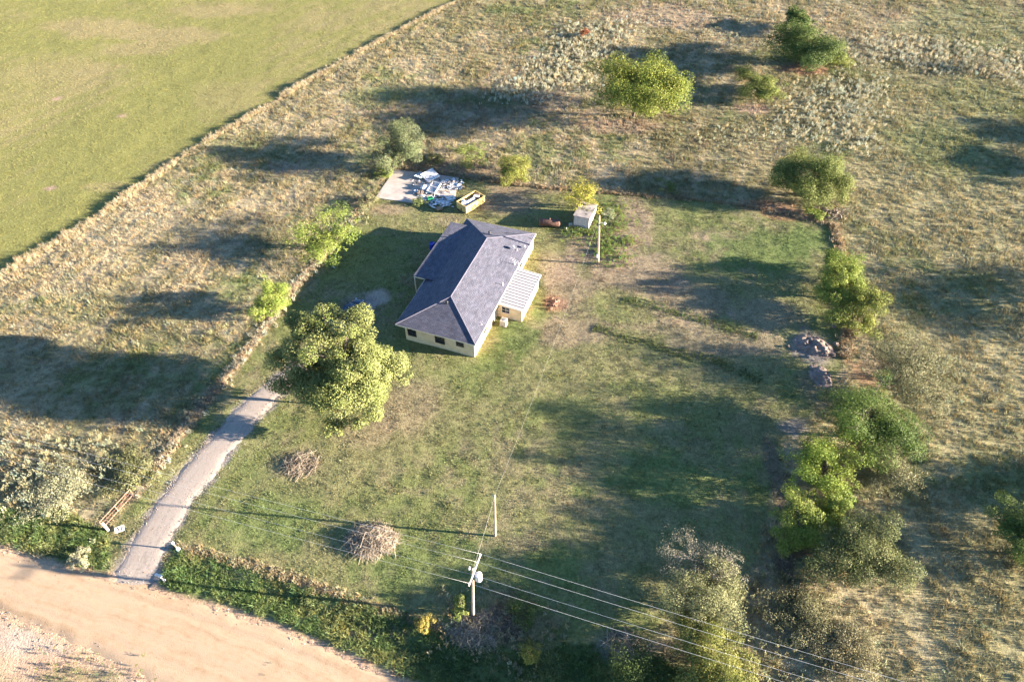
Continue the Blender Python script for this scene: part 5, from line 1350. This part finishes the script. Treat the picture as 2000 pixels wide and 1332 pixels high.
tree('pecan_tree', 'largest tree, spreading yellow green crown over the driveway left of the farmhouse', (532, 602, 800, 852), 11.2, ((.128, .146, .042), (.215, .21, .082)), 52000, .25, 1.6, 66, (.17, .29), .06, limbs=14, cat='tree', lobes=[(590,648,8.2,2.3),(655,632,9.6,2.2),(718,645,9.0,2.0),(560,702,6.6,2.0),(628,702,9.2,2.6),(695,708,9.2,2.7),(748,708,7.0,2.2),(772,738,5.2,1.7),(582,752,4.6,1.9),(650,768,6.6,2.5),(708,772,6.0,2.4),(752,768,4.6,1.6),(640,812,3.6,1.8),(690,815,3.4,1.6),(655,838,2.2,1.3),(560,735,4.4,1.8),(605,800,3.0,1.6),(720,812,3.2,1.7),(548,690,6.4,1.6),(785,720,5.4,1.5),(650,618,9.8,2.0),(585,632,8.4,2.0),(700,628,9.4,1.9),(600,680,8.2,2.3),(565,668,7.2,1.8),(625,645,9.0,2.2),(672,740,8.2,2.6),(600,720,7.0,2.2),(735,740,6.4,2.2),(625,672,9.0,2.2),(685,668,9.6,2.2)])
tree('young_tree', 'small bright green tree on the driveway fence line left of the big tree', (482, 540, 566, 634), 5.0, BR, 6500, .17, .4, 22, stems=3)
tree('young_tree', 'loose bright yellow green tree at the fence left of the house shadow', (560, 405, 690, 505), 5.8, BR, 8500, .19, .4, 30, gap=.15, stems=3)
tree('dense_tree', 'dense grey green tree at the back left corner of the concrete slab', (730, 232, 824, 338), 7.4, ((.080, .096, .044), (.155, .16, .085)), 18000, .19, .5, 34, stems=2)
tree('small_tree', 'thin light green sapling behind the concrete slab', (878, 275, 960, 332), 3.4, ((.10, .13, .03), (.20, .215, .06)), 3600, .17, .5, 16, gap=.25, stems=2)
tree('small_tree', 'round golden green tree behind the yellow skip', (968, 285, 1040, 368), 4.6, ((.13, .145, .03), (.23, .215, .055)), 7500, .17, .4, 22, stems=2)
tree('yellowing_tree', 'sparse yellow leaved tree leaning over the small white shed', (1095, 335, 1182, 425), 4.8, ((.20, .195, .04), (.34, .285, .05)), 4200, .19, .6, 18, gap=.3, stems=3)
tree('pasture_tree', 'large sunlit green tree alone in the back pasture', (1160, 100, 1328, 248), 10.8, ((.105, .135, .022), (.215, .205, .045)), 24000, .28, .8, 46, (.18, .32), limbs=12)
tree('pasture_tree', 'medium yellow green tree right of the large back pasture tree', (1442, 120, 1534, 215), 4.8, ((.115, .138, .034), (.20, .20, .06)), 11000, .21, .3, 28)
tree('pasture_tree', 'tall dark green tree at the top right of the back pasture', (1512, 30, 1645, 146), 8.6, ((.050, .080, .024), (.12, .14, .04)), 19000, .26, .9, 40, stems=3)
tree('pasture_tree', 'dark treetop showing behind the tall dark green tree', (1526, 8, 1588, 66), 4.6, ((.05, .08, .022), (.12, .145, .04)), 7000, .26, .8, 20)
tree('small_tree', 'bright low tree against the right side of the tall dark tree', (1596, 72, 1662, 142), 4.2, ((.13, .15, .03), (.23, .22, .05)), 6000, .20, .4, 20)
tree('round_tree', 'wide rounded olive green tree at the back right yard corner', (1488, 283, 1670, 410), 6.6, ((.105, .13, .036), (.205, .20, .062)), 28000, .20, .4, 40, (.2, .34), stems=3, lobes=[(1540,345,3.6,2.9),(1602,330,4.6,3.0),(1628,355,3.4,2.6),(1570,322,4.6,2.7),(1522,362,2.6,2.1),(1580,368,3.2,2.9),(1632,382,2.0,1.8),(1560,392,1.6,1.6),(1610,390,1.8,1.7)])
tree('seedling', 'tiny green seedling tree on the back fence line', (1280, 345, 1322, 386), 1.9, ((.07, .11, .03), (.13, .16, .04)), 900, .14, .15, 9)
HG = 'trees along the right fence of the yard'
tree('hedge_tree', 'topmost bright green tree of the right fence line', (1598, 480, 1696, 560), 4.6, BR, 7500, .18, .3, 24, stems=3, group=HG)
tree('hedge_tree', 'vivid yellow green tree leaning over the lawn on the right fence line', (1594, 500, 1680, 605), 5.8, ((.13, .17, .032), (.23, .235, .055)), 8500, .19, .3, 26, gap=.1, stems=3, group=HG)
tree('hedge_tree', 'rounded yellow green tree just above the dirt heap on the right fence', (1628, 548, 1720, 650), 4.8, ((.125, .155, .032), (.235, .225, .055)), 8500, .18, .3, 26, stems=3, group=HG)
tree('olive_tree', 'wide muted olive tree in the pasture right of the dirt heap', (1680, 635, 1865, 775), 6.4, MU, 11000, .19, .5, 30, gap=.15, stems=3)
tree('dense_tree', 'dense dark green tree right of the grey dirt beside the yard', (1605, 732, 1775, 890), 7.4, ((.055, .095, .022), (.115, .145, .035)), 18000, .19, .4, 38, stems=3)
tree('scrub_tree', 'low greyish olive scrub below the dense dark green tree', (1655, 855, 1790, 960), 3.4, MU, 7000, .17, .2, 24, gap=.15, stems=4)
tree('hedge_tree', 'spiky bright topped tree below the dense dark green tree', (1540, 838, 1688, 985), 6.2, ((.09, .135, .025), (.21, .235, .04)), 10500, .19, .4, 34, (.14, .26), gap=.15, stems=3, group=HG)
tree('hedge_tree', 'glowing yellow green bush tree beside the lower lawn edge', (1512, 964, 1615, 1080), 4.8, ((.13, .17, .032), (.225, .235, .055)), 9000, .17, .3, 26, stems=3, group=HG)
tree('hedge_tree', 'lighter green bush squeezed between the glowing bush and the pasture', (1590, 958, 1660, 1040), 3.8, BR, 5000, .17, .3, 18, stems=3, group=HG)
tree('hedge_tree', 'large olive tree lowest on the right fence line', (1590, 1012, 1775, 1148), 6.0, ((.085, .10, .032), (.18, .17, .075)), 15000, .18, .3, 36, stems=3, group=HG)
tree('dry_shrub', 'greyish mauve half dry shrub at the bottom of the lawn', (1298, 1038, 1432, 1160), 4.2, GY, 6500, .13, .3, 26, gap=.2, stems=5, bark='greybark')
tree('roadside_tree', 'pale olive tree below the half dry shrub', (1300, 1095, 1458, 1240), 5.2, ((.13, .135, .055), (.225, .21, .11)), 15000, .16, .4, 36, stems=3)
tree('roadside_tree', 'golden olive tree cut by the bottom edge right of the ditch', (1305, 1190, 1470, 1400), 5.6, ((.115, .125, .03), (.215, .20, .06)), 17000, .17, .4, 38, stems=3)
tree('roadside_tree', 'dark green tree cut by the bottom edge beside the ditch', (1170, 1262, 1335, 1430), 4.2, ((.045, .07, .022), (.10, .12, .04)), 12000, .16, .3, 32, stems=3)
tree('edge_tree', 'green tree cut by the right edge of the picture', (1942, 985, 2075, 1112), 6.0, ((.06, .095, .025), (.135, .155, .045)), 12000, .19, .4, 30, stems=2)
tree('bare_shrub', 'nearly bare brown shrub at the upper right', (1890, 92, 1952, 155), 3.6, ((.14, .125, .07), (.20, .175, .11)), 1500, .16, .4, 16, stems=4, bark='greybark')
tree('red_shrub', 'small rust red shrub among pale weeds at the top', (1132, 48, 1152, 78), 2.4, ((.22, .075, .04), (.30, .12, .06)), 900, .18, .3, 9)
tree('scrub_bush', 'small dull green bush at the left of the thin sapling', (826, 290, 866, 330), 2.0, OL, 1400, .16, .1, 10)
tree('scrub_bush', 'bushy weeds at the left edge of the concrete slab', (690, 372, 738, 415), 1.8, MU, 1800, .16, .1, 12)
tree('scrub_bush', 'green bush sprouting at the foot of the dense grey green tree', (735, 320, 775, 350), 1.6, BR, 1200, .16, .1, 10)
tree('scrub_bush', 'low yellow weed bush below the wide rounded tree', (1565, 398, 1612, 428), 1.5, BR, 1200, .16, .1, 10)
tree('scrub_bush', 'pale bushy shrub at the left edge above the dirt road', (40, 905, 170, 1000), 1.15, ((.24, .23, .14), (.36, .33, .21)), 5500, .15, .05, 44, (.14, .26))
tree('scrub_bush', 'cream flowering weed bush on the verge left of the driveway mouth', (128, 1068, 178, 1108), 1.3, ((.30, .27, .17), (.42, .37, .24)), 1500, .13, .05, 12)
tree('scrub_bush', 'olive weed bush above the pale shrub near the pipe gate', (205, 880, 300, 960), 1.15, ((.13, .13, .05), (.25, .23, .12)), 4200, .16, .1, 26, (.14, .26))
tree('scrub_bush', 'weedy green bush growing beside the concrete slab front', (802, 384, 842, 402), .9, ((.10, .13, .04), (.19, .20, .08)), 900, .13, .05, 10)
tree('scrub_bush', 'yellow flowering weed bush in the ditch right of the utility pole', (1010, 1250, 1060, 1300), 1.4, ((.26, .21, .05), (.36, .29, .06)), 1300, .13, .05, 12)
tree('scrub_bush', 'golden weed bush left of the utility pole foot', (800, 1195, 850, 1235), 1.2, ((.28, .21, .06), (.38, .30, .08)), 1100, .13, .05, 10)
tree('scrub_bush', 'tall green weed bush left of the utility pole', (880, 1150, 920, 1215), 1.8, ((.12, .15, .04), (.22, .22, .07)), 1300, .14, .05, 12)
tree('scrub_bush', 'green weed bush right of the utility pole', (990, 1150, 1060, 1225), 1.6, ((.09, .12, .03), (.19, .19, .06)), 1900, .14, .05, 14)
tree('scrub_bush', 'grey green thicket between the lower trees and the bottom edge', (1480, 1130, 1620, 1240), 1.8, MU, 6000, .15, .05, 34, (.12, .24))
tree('scrub_bush', 'tan thicket at the bottom right below the large olive tree', (1580, 1190, 1710, 1330), 1.7, ((.17, .15, .08), (.28, .235, .14)), 6500, .15, .05, 34, (.12, .24))
tree('scrub_bush', 'small pale bush beside the shed corner and the yard pole', (1170, 405, 1205, 432), 1.3, ((.20, .21, .12), (.33, .33, .22)), 900, .13, .05, 9)
# neighbours just outside the picture whose shade falls into it
OUT = 'trees beyond the right edge'
for k, (bx0, H_) in enumerate((((2030, 480, 2230, 630), 7.4), ((2090, 205, 2190, 290), 5.0), ((2060, 270, 2170, 345), 4.4), ((2120, 880, 2260, 1010), 5.2))):
    tree('outer_tree', 'green tree beyond the right edge casting shade onto the pasture', bx0, H_, GO, 5000, .3, .4, 26, group=OUT)
print('trees done')
